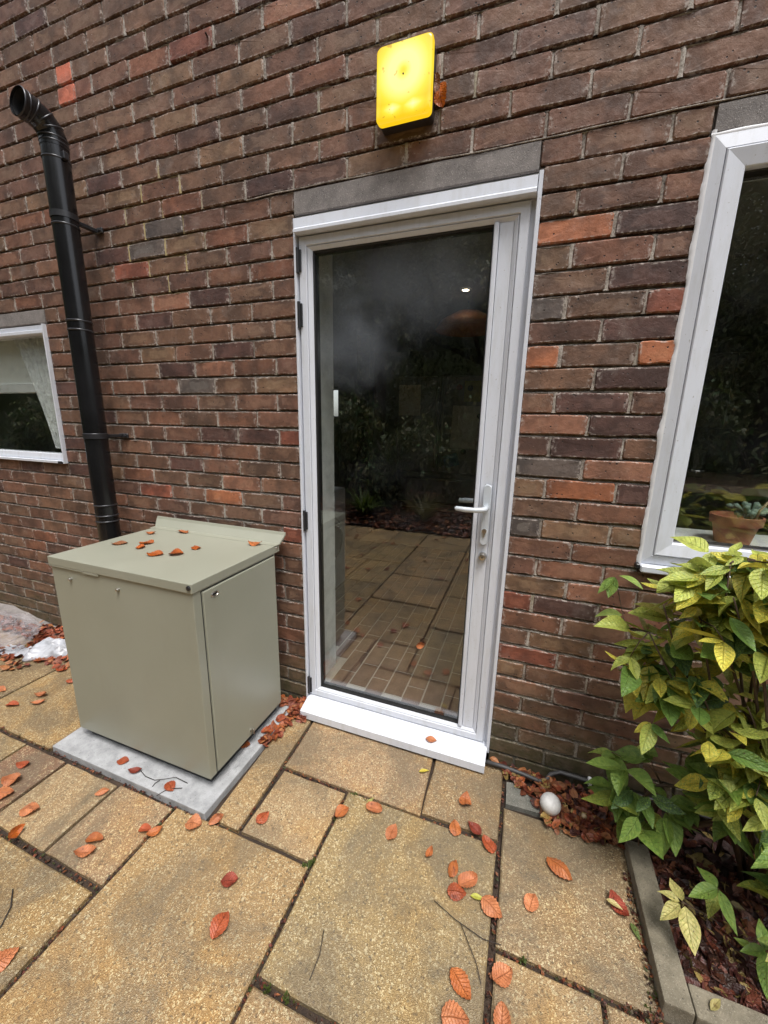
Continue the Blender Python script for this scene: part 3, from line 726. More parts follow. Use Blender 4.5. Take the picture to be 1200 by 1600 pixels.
bm = BM(); box(bm, 0.8085, 0.8155, leafy-.0135, leafy-.0105, 0.9145, 0.9175); obj('keyhole', bm, M['blackp'], door)
bm = BM(); tube(bm, [(0.79, .066, 1.118), (0.79, .11, 1.118), (0.775, .118, 1.118), (0.69, .118, 1.115)], .0095, 12); obj('inner_lever', bm, M['satin'], door, True)

# ------------------------------------------------------------------ right window
win = thing('large_window', (1.338, 0, 0.943), 'white framed window at the right edge with a plant pot behind its glass', 'window', 'windows of the house')
bm = BM(); ring(bm, 1.339, 3.098, 0.972, 2.215, 1.372, 3.065, 1.006, 2.172, -0.004, -0.012, 0.07, .002); obj('frame', bm, U, win)
bm = BM(); ring(bm, 1.3735, 3.0635, 1.0075, 2.1705, 1.424, 3.014, 1.052, 2.122, -0.016, -0.008, 0.07, .003); obj('sash', bm, U, win)
bm = BM(); ring(bm, 1.4242, 3.0138, 1.0522, 2.1218, 1.428, 3.010, 1.056, 2.118, 0.012, 0.014, 0.06, .001); obj('gasket', bm, M['gasket'], win)
bm = BM(); box(bm, 1.4246, 3.0134, 0.030, 0.036, 1.0526, 2.1214); obj('glass_pane', bm, M['wglass'], win)
bm = BM(); box(bm, 1.340, 3.10, -0.03, 0.06, 0.945, 0.9705, .004); obj('sill', bm, U, win)
bm = BM(); box(bm, 1.3265, 1.3385, -0.025, 0.004, 0.955, 0.972, .002); obj('end_cap', bm, M['blackp'], win)
bm = BM(); prev = None
for i in range(130):
    z = 0.955 + 1.27*i/129
    e = abs(nz(z, 1, 9, .014)) + abs(nz(z, 3, 40, .005))
    rg = [bm.verts.new((1.338-e-.002, -.0005, z)), bm.verts.new((1.338-e*.5, -.0055, z)), bm.verts.new((1.345, -.0045, z))]
    if prev:
        for k in range(2): bm.faces.new((prev[k], rg[k], rg[k+1], prev[k+1]))
    prev = rg
prev = None
for i in range(120):
    x = 1.333 + 1.7*i/119
    e = abs(nz(x, 1, 9, .006))
    rg = [bm.verts.new((x, -.003, 2.2175+e)), bm.verts.new((x, -.006, 2.216)), bm.verts.new((x, -.0045, 2.211))]
    if prev:
        for k in range(2): bm.faces.new((prev[k], rg[k], rg[k+1], prev[k+1]))
    prev = rg
obj('caulk', bm, M['caulk'], win, True)
bm = BM(); box(bm, 1.34, 3.09, 0.075, 0.34, 1.012, 1.036, .003); obj('inner_sill', bm, M['reveal'], win)
# left window
lw = thing('small_window', (-1.57, 0, 1.16), 'white framed window at the left edge with a half drawn blind and sheer curtain', 'window', 'windows of the house')
bm = BM(); ring(bm, -3.098, -1.574, 1.178, 1.913, -3.075, -1.592, 1.214, 1.868, 0.0, 0.004, 0.07, .002); obj('frame', bm, U, lw)
bm = BM(); box(bm, -3.096, -1.5755, -0.012, 0.0, 1.868, 1.887, .002); obj('head_strip', bm, U, lw)
bm = BM(); box(bm, -3.10, -1.5735, -0.022, 0.05, 1.161, 1.1765, .002); obj('sill', bm, U, lw)
bm = BM(); box(bm, -1.5728, -1.5655, -0.022, 0.0, 1.1625, 1.912, .001); obj('edge_trim', bm, U, lw)
bm = BM(); box(bm, -1.610, -1.574, -0.030, -0.0225, 1.160, 1.176, .002); obj('end_cap', bm, M['blackp'], lw)
bm = BM(); box(bm, -3.073, -1.594, 0.026, 0.032, 1.216, 1.866); obj('glass_pane', bm, M['wglass'], lw)

# ------------------------------------------------------------------ room behind the openings
room = bpy.data.objects.new('kitchen_interior', None); link(room); room['kind'] = 'structure'
bm = BM(); box(bm, WX0, WX1, 0.30, 4.2, -0.05, 0.0563); obj('grout_bed', bm, M['grout'], room)
tiles_n = 0
tb = BM(); box(tb, -0.0462, 0.0462, -0.0962, 0.0962, 0.0, 0.006, .001)
tme = bake(tb, 'floor_tile', M['tile'])
for i in range(-12, 26):
    x = 0.105 + 0.1003*i
    for j in range(-1, 19):
        y = 0.10 + 0.2003*(j + (0.5 if i % 2 else 0))
        if y < 0.06: continue
        if -0.7 < x < 1.2 and y < 2.7 or False:
            if (x < 0.06 or x > 0.87) and y < 0.36: continue
            if y - .0975 < 0.0: continue
            o = bpy.data.objects.new('floor_tile', tme); link(o, room); o.location = (x, y+.06, 0.0525 + rnd.uniform(0, .001))
            f = rnd.uniform(.8, 1.25); o.color = (f, f, f, 1)
bm = BM(); box(bm, 0.0, 0.905, 0.082, 0.299, -0.05, 0.0563); obj('threshold_grout', bm, M['grout'], room)
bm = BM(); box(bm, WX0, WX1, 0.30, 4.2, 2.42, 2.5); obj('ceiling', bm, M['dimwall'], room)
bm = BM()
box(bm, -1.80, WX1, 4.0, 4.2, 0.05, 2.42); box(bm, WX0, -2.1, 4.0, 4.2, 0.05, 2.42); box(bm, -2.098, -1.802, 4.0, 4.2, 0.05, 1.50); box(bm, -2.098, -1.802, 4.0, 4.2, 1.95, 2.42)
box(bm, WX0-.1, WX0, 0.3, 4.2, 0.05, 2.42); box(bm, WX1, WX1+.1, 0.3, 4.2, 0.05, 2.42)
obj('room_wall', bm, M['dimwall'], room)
bm = BM(); box(bm, -1.02, -0.86, 2.9, 3.05, 0.052, 2.42); obj('door_post', bm, M['wood'], room)
bm = BM(); ring(bm, -2.097, -1.803, 1.501, 1.949, -2.07, -1.83, 1.53, 1.92, 4.02, 4.02, 4.07); obj('rear_window_frame', bm, M['white'], room)
bm = BM(); box(bm, -1.96, -1.945, 4.03, 4.06, 1.53, 1.92); obj('rear_window_post', bm, M['wood'], room)
# appliances, seen dimly through the door glass
fr = thing('fridge', (0.05, 2.6, 0.052), 'dark steel double door fridge covered in notes, seen through the door glass', 'fridge')
bm = BM(); box(bm, -0.40, 0.53, 2.62, 3.25, 0.06, 1.92, .01); obj('body', bm, M['greysteel'], fr)
bm = BM(); box(bm, -0.398, 0.062, 2.585, 2.617, 0.93, 1.915, .008); obj('fridge_door', bm, M['greysteel'], fr)
bm = BM(); box(bm, 0.068, 0.528, 2.585, 2.617, 0.93, 1.915, .008); obj('fridge_door', bm, M['greysteel'], fr)
for z0, z1 in ((0.60, 0.92), (0.08, 0.59)):
    bm = BM(); box(bm, -0.398, 0.528, 2.585, 2.617, z0, z1, .008); dr = obj('drawer', bm, M['greysteel'], fr)
    bm = BM(); tube(bm, [(-0.30, 2.545, z1-.06), (0.45, 2.545, z1-.06)], .012, 10); obj('handle', bm, M['steel'], dr, True)
for x in (0.03, 0.10):
    bm = BM(); tube(bm, [(x, 2.545, 0.99), (x, 2.545, 1.86)], .010, 10); obj('handle', bm, M['steel'], fr, True)
def flat(name, x0, x1, z0, z1, y, mat, label, cat, tilt=0.0, group=None):
    bm = BM(); box(bm, -(x1-x0)/2, (x1-x0)/2, 0, .003, -(z1-z0)/2, (z1-z0)/2)
    for v in bm.verts:
        c, s = math.cos(tilt), math.sin(tilt); X, Z = v.co.x, v.co.z
        v.co.x = X*c - Z*s + (x0+x1)/2; v.co.z = X*s + Z*c + (z0+z1)/2; v.co.y += y
    return tag(obj(name, bm, mat), label, cat, group)
flat('paper', -0.385, -0.15, 1.52, 1.83, 2.579, M['note'], 'printed note with brown text on the left fridge door', 'paper', 0, 'papers on the fridge')
flat('paper', 0.19, 0.47, 1.19, 1.62, 2.579, M['letter'], 'large pale letter on the right fridge door', 'paper', -0.03, 'papers on the fridge')
flat('card', 0.13, 0.28, 1.00, 1.13, 2.577, M['blue'], 'small tilted blue card low on the right fridge door', 'card', 0.3)
flat('picture', 0.30, 0.50, 1.66, 1.86, 2.579, M['yellowgreen'], 'yellowish picture high on the right fridge door', 'picture', 0)
for x, z, m, l in ((0.25, 1.80, 'red', 'round red magnet high on the right fridge door'), (0.36, 1.79, 'blackp', 'round black magnet on the yellowish picture'), (0.33, 1.16, 'blackp', 'black magnet holding the bottom of the pale letter'), (0.47, 1.52, 'blackp', 'black magnet on the right edge of the pale letter')):
    bm = BM(); tube(bm, [(x, 2.578, z), (x, 2.568, z)], .028, 12); tag(obj('magnet', bm, M[m]), l, 'magnet', 'magnets on the fridge')
wm = thing('washing_machine', (-0.75, 0.6, 0.052), 'white front loading washing machine behind the left side of the door glass', 'washing machine')
bm = BM(); box(bm, -1.05, -0.46, 0.86, 1.42, 0.06, 0.90, .012); obj('body', bm, M['white'], wm)
bm = BM(); tube(bm, [(-0.46, 1.14, .5), (-0.445, 1.14, .5), (-0.43, 1.14, .5)], [.20, .19, .15], 28); wd = obj('door', bm, M['white'], wm, 40)
bm = BM(); tube(bm, [(-0.43, 1.14, .5), (-0.42, 1.14, .5)], .13, 28); obj('porthole', bm, M['blackp'], wd)
pl = thing('pendant_lamp', (0.38, 2.0, 2.42), 'amber pendant lampshade seen dimly through the top of the door glass', 'lamp')
bm = BM(); lathe(bm, [(0.03, 2.34), (0.10, 2.335), (0.22, 2.27), (0.26, 2.20), (0.25, 2.20), (0.21, 2.265), (0.09, 2.325)], 0.38, 2.0, 28); obj('lamp_shade', bm, M['amber'], pl, True)
bm = BM(); tube(bm, [(0.38, 2.0, 2.33), (0.38, 2.0, 2.42)], .004, 6); obj('flex', bm, M['blackp'], pl)
dl = thing('downlight', (0.40, 1.70, 2.42), 'small lit ceiling downlight seen through the top of the door glass', 'lamp')
bm = BM(); tube(bm, [(0.40, 1.70, 2.417), (0.40, 1.70, 2.412)], .026, 16); obj('lit_face', bm, M['spot'], dl)
bm = BM(); lathe(bm, [(.027, 2.412), (.042, 2.413), (.044, 2.4195)], 0.40, 1.70, 20); obj('rim', bm, M['white'], dl)
cb = thing('kitchen_units', (2.4, 3.6, 0.052), 'dim kitchen cupboards and worktop seen through the right hand window', 'cupboard')
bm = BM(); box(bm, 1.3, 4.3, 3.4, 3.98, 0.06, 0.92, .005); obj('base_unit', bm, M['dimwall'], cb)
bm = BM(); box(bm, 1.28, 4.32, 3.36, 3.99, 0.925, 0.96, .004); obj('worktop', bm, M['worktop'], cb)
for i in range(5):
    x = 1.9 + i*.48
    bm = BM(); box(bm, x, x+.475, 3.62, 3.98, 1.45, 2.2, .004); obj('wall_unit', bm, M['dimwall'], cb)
bm = BM(); box(bm, 1.9, 2.5, 3.60, 3.618, 1.40, 1.43); obj('extractor_edge', bm, M['white'], cb)
bl = thing('roller_blind', (-2.3, 0.12, 1.9), 'pale roller blind drawn halfway behind the left window', 'blind')
bm = BM(); box(bm, -3.05, -1.60, 0.088, 0.092, 1.62, 1.90); obj('fabric', bm, M['blindcloth'], bl)
bm = BM(); box(bm, -3.05, -1.60, 0.080, 0.100, 1.565, 1.625, .006); obj('bottom_rail', bm, M['white'], bl)
bm = BM(); prev = None
for i in range(60):
    t = i/59; a = math.sin(t*34)*.010
    rg = []
    for k in range(10):
        z = 1.90 - 0.66*k/9
        w0 = -2.02 + .26*(k/9)**0.7; x = w0 + (-1.66-w0)*t
        rg.append(bm.verts.new((x, 0.062 + a, z)))
    if prev:
        for k in range(9): bm.faces.new((prev[k], rg[k], rg[k+1], prev[k+1]))
    prev = rg
tag(obj('curtain', bm, M['curtain'], None, True), 'sheer white curtain gathered at the right side of the left window', 'curtain')
# pot with a succulent on the inner sill
pot = thing('flower_pot', (1.648, 0.16, 1.036), 'terracotta pot with a grey green succulent inside the right hand window', 'plant pot')
bm = BM(); lathe(bm, [(.048, 1.0365), (.062, 1.10), (.064, 1.105), (.072, 1.106), (.074, 1.135), (.067, 1.136), (.062, 1.118)], 1.648, 0.16, 28); rg = lathe(bm, [(.062, 1.118), (.001, 1.118)], 1.648, 0.16, 28); obj('pot', bm, M['terracotta'], pot, 35)
bm = BM()
for k in range(26):
    a = rnd.uniform(0, 6.28); l = rnd.uniform(.015, .07); b = Vector((1.678, 0.15, 1.12)); t = b + Vector((math.cos(a)*l, math.sin(a)*l*.7, rnd.uniform(.0, .07)))
    m = (b+t)/2 + Vector((0, 0, .01)); tube(bm, [b, m, t - (t-m)*.2, t], [.003, .004, .0095, .002], 7)
obj('succulent', bm, M['succulent'], pot, True)
bm = BM(); tube(bm, [(1.693, .14, 1.12), (1.698, .14, 1.16), (1.718, .135, 1.20)], [.003, .0035, .0045], 6); obj('stem', bm, M['shell'], pot, True)
jar = thing('glass_jar', (1.72, 0.8, 1.18), 'ribbed clear glass jar standing behind the right hand window', 'jar')
bm = BM(); lathe(bm, [(.001, 1.2), (.036, 1.2), (.038, 1.24), (.036, 1.33), (.030, 1.335)], 1.72, 0.8, 14); obj('glass_body', bm, M['clear'], jar)
bm = BM(); lathe(bm, [(.039, 1.225), (.041, 1.23), (.039, 1.235)], 1.72, 0.8, 14); obj('band', bm, M['steel'], jar)
tb = thing('side_table', (2.0, 0.75, 0.052), 'dark wooden table behind the right hand window under a glass jar', 'table')
bm = BM(); box(bm, 1.45, 3.2, 0.5, 1.05, 1.16, 1.199, .004); obj('tabletop', bm, M['worktop'], tb)
for x in (1.5, 3.15):
    for y in (0.55, 1.0):
        bm = BM(); box(bm, x-.02, x+.02, y-.02, y+.02, 0.055, 1.16); obj('leg', bm, M['wood'], tb)

# ------------------------------------------------------------------ wall lamp
lx, lz = 0.456, 2.498
lamp = thing('wall_lamp', (lx, 0, lz), 'lit square yellow bulkhead lamp on the brick wall above the door', 'lamp')
bm = BM()
def rr_loop(hw, hh, r, y, n=5):
    out = []
    for (sx, sz, a0) in ((1, -1, -90), (1, 1, 0), (-1, 1, 90), (-1, -1, 180)):
        for k in range(n+1):
            a = R(a0 + 90*k/n); out.append(bm.verts.new((lx + sx*(hw-r) + r*math.cos(a), y, lz + sz*(hh-r) + r*math.sin(a))))
    return out
def stack(loops, cap0=True, cap1=True):
    for a, b in zip(loops, loops[1:]):
        n = len(a)
        for k in range(n): bm.faces.new((a[k], a[(k+1) % n], b[(k+1) % n], b[k]))
    if cap0: bm.faces.new(loops[0][::-1])
    if cap1: bm.faces.new(loops[-1])
stack([rr_loop(.090, .100, .010, 0.002), rr_loop(.090, .100, .010, -0.036), rr_loop(.080, .09, .010, -0.0365)]); obj('base', bm, M['lampbase'], lamp)
bm = BM(); stack([rr_loop(.0915, .1015, .014, -0.037), rr_loop(.093, .1035, .016, -0.042), rr_loop(.0935, .104, .016, -0.058), rr_loop(.089, .0995, .016, -0.0645), rr_loop(.084, .0945, .014, -0.066)])
o = obj('diffuser', bm, M['lamp'], lamp, 50)
bm = BM(); tube(bm, [(lx, -.0655, lz+.012), (lx, -.068, lz+.012)], .0025, 8); obj('screw', bm, M['rust'], lamp)

# ------------------------------------------------------------------ flue pipe
PX, PY, PR = -1.097, -0.137, 0.050
flue = thing('flue_pipe', (PX, PY, 0.7), 'glossy black metal flue pipe rising up the wall to a bent open end', 'flue')
bm = BM(); tube(bm, [(PX, PY, 0.60), (PX, PY, 2.58)], PR, 36, False); obj('pipe', bm, M['black'], flue, 40)
bm = BM(); tube(bm, [(PX, PY, 0.60), (PX+.01, PY-.005, .55), (PX+.05, PY-.02, 0.51), (PX+.12, PY-.03, 0.50), (PX+.26, PY-.05, 0.50)], PR, 24, False); obj('lower_elbow', bm, M['black'], flue, 40)
# segmented upper elbow
pts = []
RB = 0.078
for k in range(4):
    a = R(8 + 74*k/3)
    pts.append(Vector((PX - .006*(1-math.cos(a)), PY - RB*(1-math.cos(a)), 2.572 + RB*math.sin(a))))
prevp = Vector((PX, PY, 2.55))
segs = [prevp] + pts + [pts[-1] + Vector((-.001, -.045, .004))]
dirs = [Vector((0, 0, 1))]
bm = BM(); tube(bm, segs, PR+.0015, 36, False); obj('elbow', bm, M['black'], flue, 15)
bm = BM(); tube(bm, [segs[-1] + Vector((.0, .004, 0)), segs[-2], segs[-3], segs[-4]], PR-.003, 30, False); obj('elbow_lining', bm, M['inner'], flue, True)
def band(c, d, r, wd=.004, mat='blackrim'):
    bm = BM(); d = Vector(d).normalized(); tube(bm, [c - d*wd, c - d*wd*.5, c + d*wd*.5, c + d*wd], [r, r+.0028, r+.0028, r], 36, False); return obj('joint_rib', bm, M[mat], flue, True)
for z in (2.565, 2.505, 2.285, 2.255, 1.862, 1.822, 1.345, 0.985, 0.93, 0.90): band(Vector((PX, PY, z)), (0, 0, 1), PR)
for a, b in ((0, 1), (1, 2), (2, 3), (3, 4), (4, 5)): band(segs[b] if b < 5 else segs[5], segs[b]-segs[a], PR+.001, .0035)
band(segs[5] + Vector((0, .018, -.002)), segs[5]-segs[4], PR+.001, .003)
for z in (2.292, 1.335):
    bm = BM(); tube(bm, [(PX, PY, z-.012), (PX, PY, z+.012)], PR+.003, 32, False); cl = obj('wall_bracket', bm, M['blackp'], flue, True)
    bm = BM(); box(bm, PX-.006, PX+.016, PY+PR-.004, -0.004, z-.008, z+.008, .002); box(bm, PX-.010, PX+.052, -0.010, 0.0, z-.012, z+.012, .003); obj('arm', bm, M['blackp'], cl)
    bm = BM(); tube(bm, [(PX+.036, -0.010, z), (PX+.036, -0.018, z)], .007, 8); obj('bolt', bm, M['blackrim'], cl)
bm = BM(); box(bm, PX+PR-.004, PX+PR+.018, PY-.012, PY+.010, 2.50, 2.53, .003); obj('clamp_bolt', bm, M['blackrim'], flue)
bm = BM(); box(bm, PX-PR-.012, PX-PR+.004, PY-.010, PY+.010, 2.50, 2.52, .002); obj('clamp_bolt', bm, M['blackrim'], flue)

# ------------------------------------------------------------------ boiler cabinet and its plinth
plinth = BM(); box(plinth, -0.895, -0.046, -0.646, -0.02, -0.02, 0.017, .004, 2)
pb = obj('concrete_plinth', plinth, M['plinth'])
tag(pb, 'pale new concrete base slab under the sage green cabinet', 'plinth')
C = M['cab']
X0, X1, Y0, Y1, Z0, Z1 = -0.838, -0.088, -0.564, -0.093, 0.064, 0.877
cab = thing('boiler_cabinet', ((X0+X1)/2, (Y0+Y1)/2, Z0), 'sage green steel boiler cabinet standing on the concrete base by the wall', 'cabinet')
bm = BM(); box(bm, X0+.004, X1-.006, Y0+.003, Y1, Z0, Z1-.034, .0015); obj('casing', bm, C, cab)
bm = BM(); box(bm, X0+.03, X1-.03, Y0+.03, Y1-.01, 0.0175, Z0+.001); obj('base_tray', bm, M['blackp'], cab)
bm = BM(); box(bm, X0, X1, Y0-.0045, Y1+.03, Z1-.036, Z1, .003, 2); lid = obj('lid', bm, C, cab)
bm = BM(); box(bm, X0+.20, X0+.285, Y0-.0042, Y0+.004, Z1-.045, Z1-.0365, .0005); obj('lid_notch', bm, C, lid)
bm = BM(); box(bm, X0+.002, X0+.20, Y0-.0038, Y0+.004, Z1-.041, Z1-.0365, .0005); obj('lid_lip', bm, C, lid)
bm = BM()   # folded upstand against the wall
prof = [(-0.100, Z1+.0008), (-0.066, Z1+.0012), (-0.036, Z1+.034), (-0.030, Z1+.046), (-0.026, Z1+.046), (-0.030, Z1+.031), (-0.060, Z1-.004), (-0.095, Z1-.002)]
ends = [[bm.verts.new((x - (.020 if (x < -.5 and y > -.05) else 0) + (.008 if (x > -.5 and y > -.05) else 0), y, z)) for y, z in prof] for x in (X0-.012, X1+.004)]
for k in range(8): bm.faces.new((ends[0][k], ends[0][(k+1) % 8], ends[1][(k+1) % 8], ends[1][k]))
bm.faces.new(ends[0][::-1]); bm.faces.new(ends[1])
obj('upstand', bm, C, cab)
# side door: raised panel; black strips stand in for the shade of its gap
bm = BM(); box(bm, X1-.008, X1+.001, Y0+.042, Y1-.012, Z0+.006, Z1-.047, .002); sdoor = obj('side_door', bm, C, cab)
bm = BM(); box(bm, X1-.0065, X1-.0055, Y0+.036, Y0+.0405, Z0+.004, Z1-.042); obj('gap_shade_strip', bm, M['blackp'], cab)
bm = BM(); box(bm, X1-.0065, X1-.0055, Y0+.036, Y1-.010, Z1-.0455, Z1-.0415); obj('gap_shade_strip', bm, M['blackp'], cab)
bm = BM(); box(bm, X1-.0070, X1-.0048, Y0+.004, Y0+.036, Z0, Z1-.037, .0005); obj('corner_post', bm, C, cab)
bm = BM()
el = lambda s, x: [bm.verts.new((x, -0.470 + .019*s*math.cos(2*math.pi*k/24), 0.804 + .0105*s*math.sin(2*math.pi*k/24))) for k in range(24)]
stack([el(1, X1+.0008), el(1, X1+.003), el(.82, X1+.0045), el(.74, X1+.0025)]); bd = obj('badge', bm, M['steel'], sdoor, 40)
bm = BM(); box(bm, X1+.0022, X1+.0034, -0.480, -0.460, 0.8015, 0.8065); obj('badge_print', bm, M['blackp'], bd)
bm = BM(); tube(bm, [(X1+.0005, -0.326, 0.094), (X1+.006, -0.326, 0.094), (X1+.0065, -0.326, 0.094)], [.009, .009, .004], 14); box(bm, X1+.004, X1+.016, -0.3285, -0.3235, 0.078, 0.104, .001); obj('latch', bm, M['steel'], sdoor, 40)
for x in (-0.724, -0.458):
    bm = BM(); tube(bm, [(x, Y0+.004, .794), (x, Y0-.001, .794), (x, Y0-.007, .794), (x, Y0-.008, .794)], [.0065, .0065, .005, .002], 12); obj('screw', bm, M['steel'], cab, 40)
bm = BM(); tube(bm, [(X1-.012, Y0-.004, Z1-.014), (X1-.012, Y0-.010, Z1-.014), (X1-.012, Y0-.0115, Z1-.014)], [.009, .008, .003], 14); obj('corner_plug', bm, M['blackp'], lid, 40)
bm = BM(); tube(bm, [(X1, Y1+.006, Z1-.012), (X1+.004, Y1+.006, Z1-.012)], [.006, .004], 10); obj('screw', bm, M['steel'], lid)

# ------------------------------------------------------------------ kerbs, offcut, conduit, ball, packaging
def kerb(x0, x1, y0, y1, label, z1=0.046):
    bm = BM(); box(bm, x0, x1, y0, y1, -0.05, z1, .005, 2)
    o = obj('edging_kerb', bm, M['kerb']); return tag(o, label, 'kerb', 'kerbs edging the planting bed')
kerb(1.383, 1.448, -0.628, -0.215, 'concrete edging kerb running from the wall side leaves to the corner')
kerb(1.451, 2.36, -0.628, -0.563, 'concrete edging kerb leaving the corner towards the bottom right', .042)
kerb(2.365, 3.27, -0.628, -0.563, 'concrete edging kerb furthest right beyond the shrub', .042)
bm = BM(); vs = [(0.990, -0.195), (1.13, -0.188), (1.10, -0.15), (1.03, -0.09), (0.988, -0.095)]
t = [bm.verts.new((x, y, 0.004)) for x, y in vs]; b = [bm.verts.new((x, y, -0.02)) for x, y in vs]
bm.faces.new(t); [bm.faces.new((t[k], b[k], b[(k+1) % 5], t[(k+1) % 5])) for k in range(5)]
tag(obj('slate_offcut', bm, M['slate']), 'dark stone offcut set flush beside the leaves right of the door sill', 'stone')
bm = BM()
tube(bm, [(0.88, -0.045, .022), (0.97, -0.046, .024), (1.05, -0.05, .020), (1.11, -0.052, .012), (1.135, -0.045, .012), (1.155, -0.02, .03), (1.19, -0.012, .045), (1.25, -0.012, .044), (1.34, -0.012, .04), (1.6, -0.012, .04), (2.2, -0.012, .04)], .0085, 10)
cd = tag(obj('cable', bm, M['cable'], None, True), 'dark grey cable lying along the foot of the wall right of the door', 'cable')
bm = BM(); box(bm, 1.292, 1.306, -0.0245, 0.001, 0.028, 0.056, .003); obj('clip', bm, M['white'], cd)
bm = BM(); bmesh.ops.create_uvsphere(bm, u_segments=28, v_segments=18, radius=.036)
for v in bm.verts:
    s = 1 - 0.10*v.co.z/.036; v.co = Vector((v.co.x*s, v.co.y*s, v.co.z*1.22))
bmesh.ops.rotate(bm, verts=bm.verts, cent=(0, 0, 0), matrix=Matrix.Rotation(R(48), 3, 'X') @ Matrix.Rotation(R(-25), 3, 'Y'))
bmesh.ops.translate(bm, verts=bm.verts, vec=(1.145, -0.170, .042))
tag(obj('egg_shaped_ball', bm, M['ball'], None, True), 'speckled white egg shaped ball lying on the leaf litter right of the door', 'ball')
bm = BM(); bmesh.ops.create_uvsphere(bm, u_segments=12, v_segments=8, radius=.009); bmesh.ops.translate(bm, verts=bm.verts, vec=(1.262, -0.165, .03))
tag(obj('snail_shell', bm, M['shell'], None, True), 'tiny cream snail shell in the leaf litter right of the white ball', 'shell')
# crumpled clear bag and folded white plastic at the left edge
bm = BM(); bmesh.ops.create_icosphere(bm, subdivisions=5, radius=1)
for v in bm.verts:
    p = v.co.copy(); n1 = noise.noise(p*2.2) * .22 + abs(noise.noise(p*5.5+Vector((3, 1, 2))))*.16 + noise.noise(p*12)*.03
    s = 1 + n1; v.co = Vector((p.x*.31*s, p.y*.17*s, max(p.z*.11*s, -.07)))
bmesh.ops.rotate(bm, verts=bm.verts, cent=(0, 0, 0), matrix=Matrix.Rotation(R(8), 3, 'Z'))
bmesh.ops.translate(bm, verts=bm.verts, vec=(-2.20, -0.25, .075))
tag(obj('plastic_bag', bm, M['bag'], None, True), 'crumpled clear plastic bag lying on leaves at the left edge', 'bag')
bm = BM(); n1, n2 = 40, 26; g = {}
for s in (0, 1):
    for i in range(n1+1):
        for j in range(n2+1):
            u, v = i/n1, j/n2; e = (1-(2*u-1)**6)*(1-(2*v-1)**4)
            q = Vector((u*3, v*3, s*5.0)); h = .008 + e*(.028 + .022*noise.noise(q*1.3) + .085*abs(noise.noise(Vector((u*1.6, v*9+u*3, 2)))))
            z = .004 if s else h + .006
            x = (u-.5)*.30 + .02*noise.noise(Vector((v*4, u*2, 1))); y = (v-.5)*.17 + .02*noise.noise(Vector((u*5, v*2, 7)))
            a = R(38); g[s, i, j] = bm.verts.new((-1.69 + x*math.cos(a) - y*math.sin(a), -0.165 + x*math.sin(a)*.8 + y*math.cos(a), z))
for s in (0, 1):
    for i in range(n1):
        for j in range(n2): bm.faces.new((g[s,i,j], g[s,i+1,j], g[s,i+1,j+1], g[s,i,j+1]))
for i in range(n1):
    for j in (0, n2): bm.faces.new((g[0,i,j], g[0,i+1,j], g[1,i+1,j], g[1,i,j]))
for j in range(n2):
    for i in (0, n1): bm.faces.new((g[0,i,j], g[0,i,j+1], g[1,i,j+1], g[1,i,j]))
tag(obj('plastic_packet', bm, M['wrap'], None, True), 'folded white plastic packet on the leaves left of the cabinet', 'packet')
bm = BM(); prev = None
for i in range(30):
    u = i/29; rg = []
    for j in range(8):
        v = j/7; q = Vector((u*5, v*4, 9))
        rg.append(bm.verts.new((-2.0 + u*.30 + .015*noise.noise(q), -0.335 + v*.10 + u*.08 + .02*noise.noise(q*2), .012 + .03*abs(noise.noise(q*1.7)))))
    if prev:
        for k in range(7): bm.faces.new((prev[k], rg[k], rg[k+1], prev[k+1]))
    prev = rg
tag(obj('plastic_scrap', bm, M['wrap'], None, True), 'torn strip of white plastic between the clear bag and white packet', 'packet')

# ------------------------------------------------------------------ leaves
def leaf_geo(L, W, nx, ny, seed, shape='beech', curl=1.0):
    rr = random.Random(seed); V, F, UV = [], [], []
    cup = rr.uniform(-.5, 1.0)*curl; bend = rr.uniform(-.8, 1.0)*curl; tw = rr.uniform(-.5, .5)*curl
    ph = rr.uniform(0, 6)
    for i in range(nx+1):
        t = i/nx
        if shape == 'beech': w = (math.sin(math.pi*t**0.85)**0.62)*W/2*(1-.10*t)
        else: w = (math.sin(math.pi*t**0.80)**0.85)*W/2*(1-.30*t**2)
        if i in (0, nx): w = W*.012
        for j in range(ny+1):
            u = 2*j/ny - 1
            x = t*L + abs(u)*0.0
            ed = 1 + .05*math.sin(t*math.pi*14+ph)*abs(u)
            y = u*w*ed
            z = cup*(abs(u)**1.5)*w*.55 + bend*L*.16*(t-.5)**2*4 - bend*L*.04 + tw*u*w*(t-.5)
            if shape == 'beech': z += L*(.020*math.sin((t*8 - abs(u)*1.6)*2*math.pi)*abs(u)**.7 + .05*math.sin(t*6+ph)*u*abs(u) + .025*math.sin(t*9+ph*2)*(1-abs(u)))
            else: z += abs(u)*w*.25
            V.append((x - L/2, y, z)); UV.append((u, t))
    for i in range(nx):
        for j in range(ny):
            a = i*(ny+1)+j; F.append((a, a+ny+1, a+ny+2, a+1))
    return V, F, UV
def leaf_mesh(name, geo, mat):
    V, F, UV = geo
    me = bpy.data.meshes.new(name); me.from_pydata(V, [], F)
    uvl = me.uv_layers.new(name='UVMap')
    for lp in me.loops: uvl.data[lp.index].uv = UV[lp.vertex_index]
    for p in me.polygons: p.use_smooth = True
    me.materials.append(mat); setcol(me); return me
beech = [leaf_mesh('beech_leaf', leaf_geo(.068, (.050, .044, .056, .047, .053, .038, .049, .058, .042)[i], 26, 6, 30+i, 'beech', (1.0, 1.6, .8, 2.2, 1.2, 2.6, 1.4, .9, 2.0)[i]), M['fallen']) for i in range(9)]
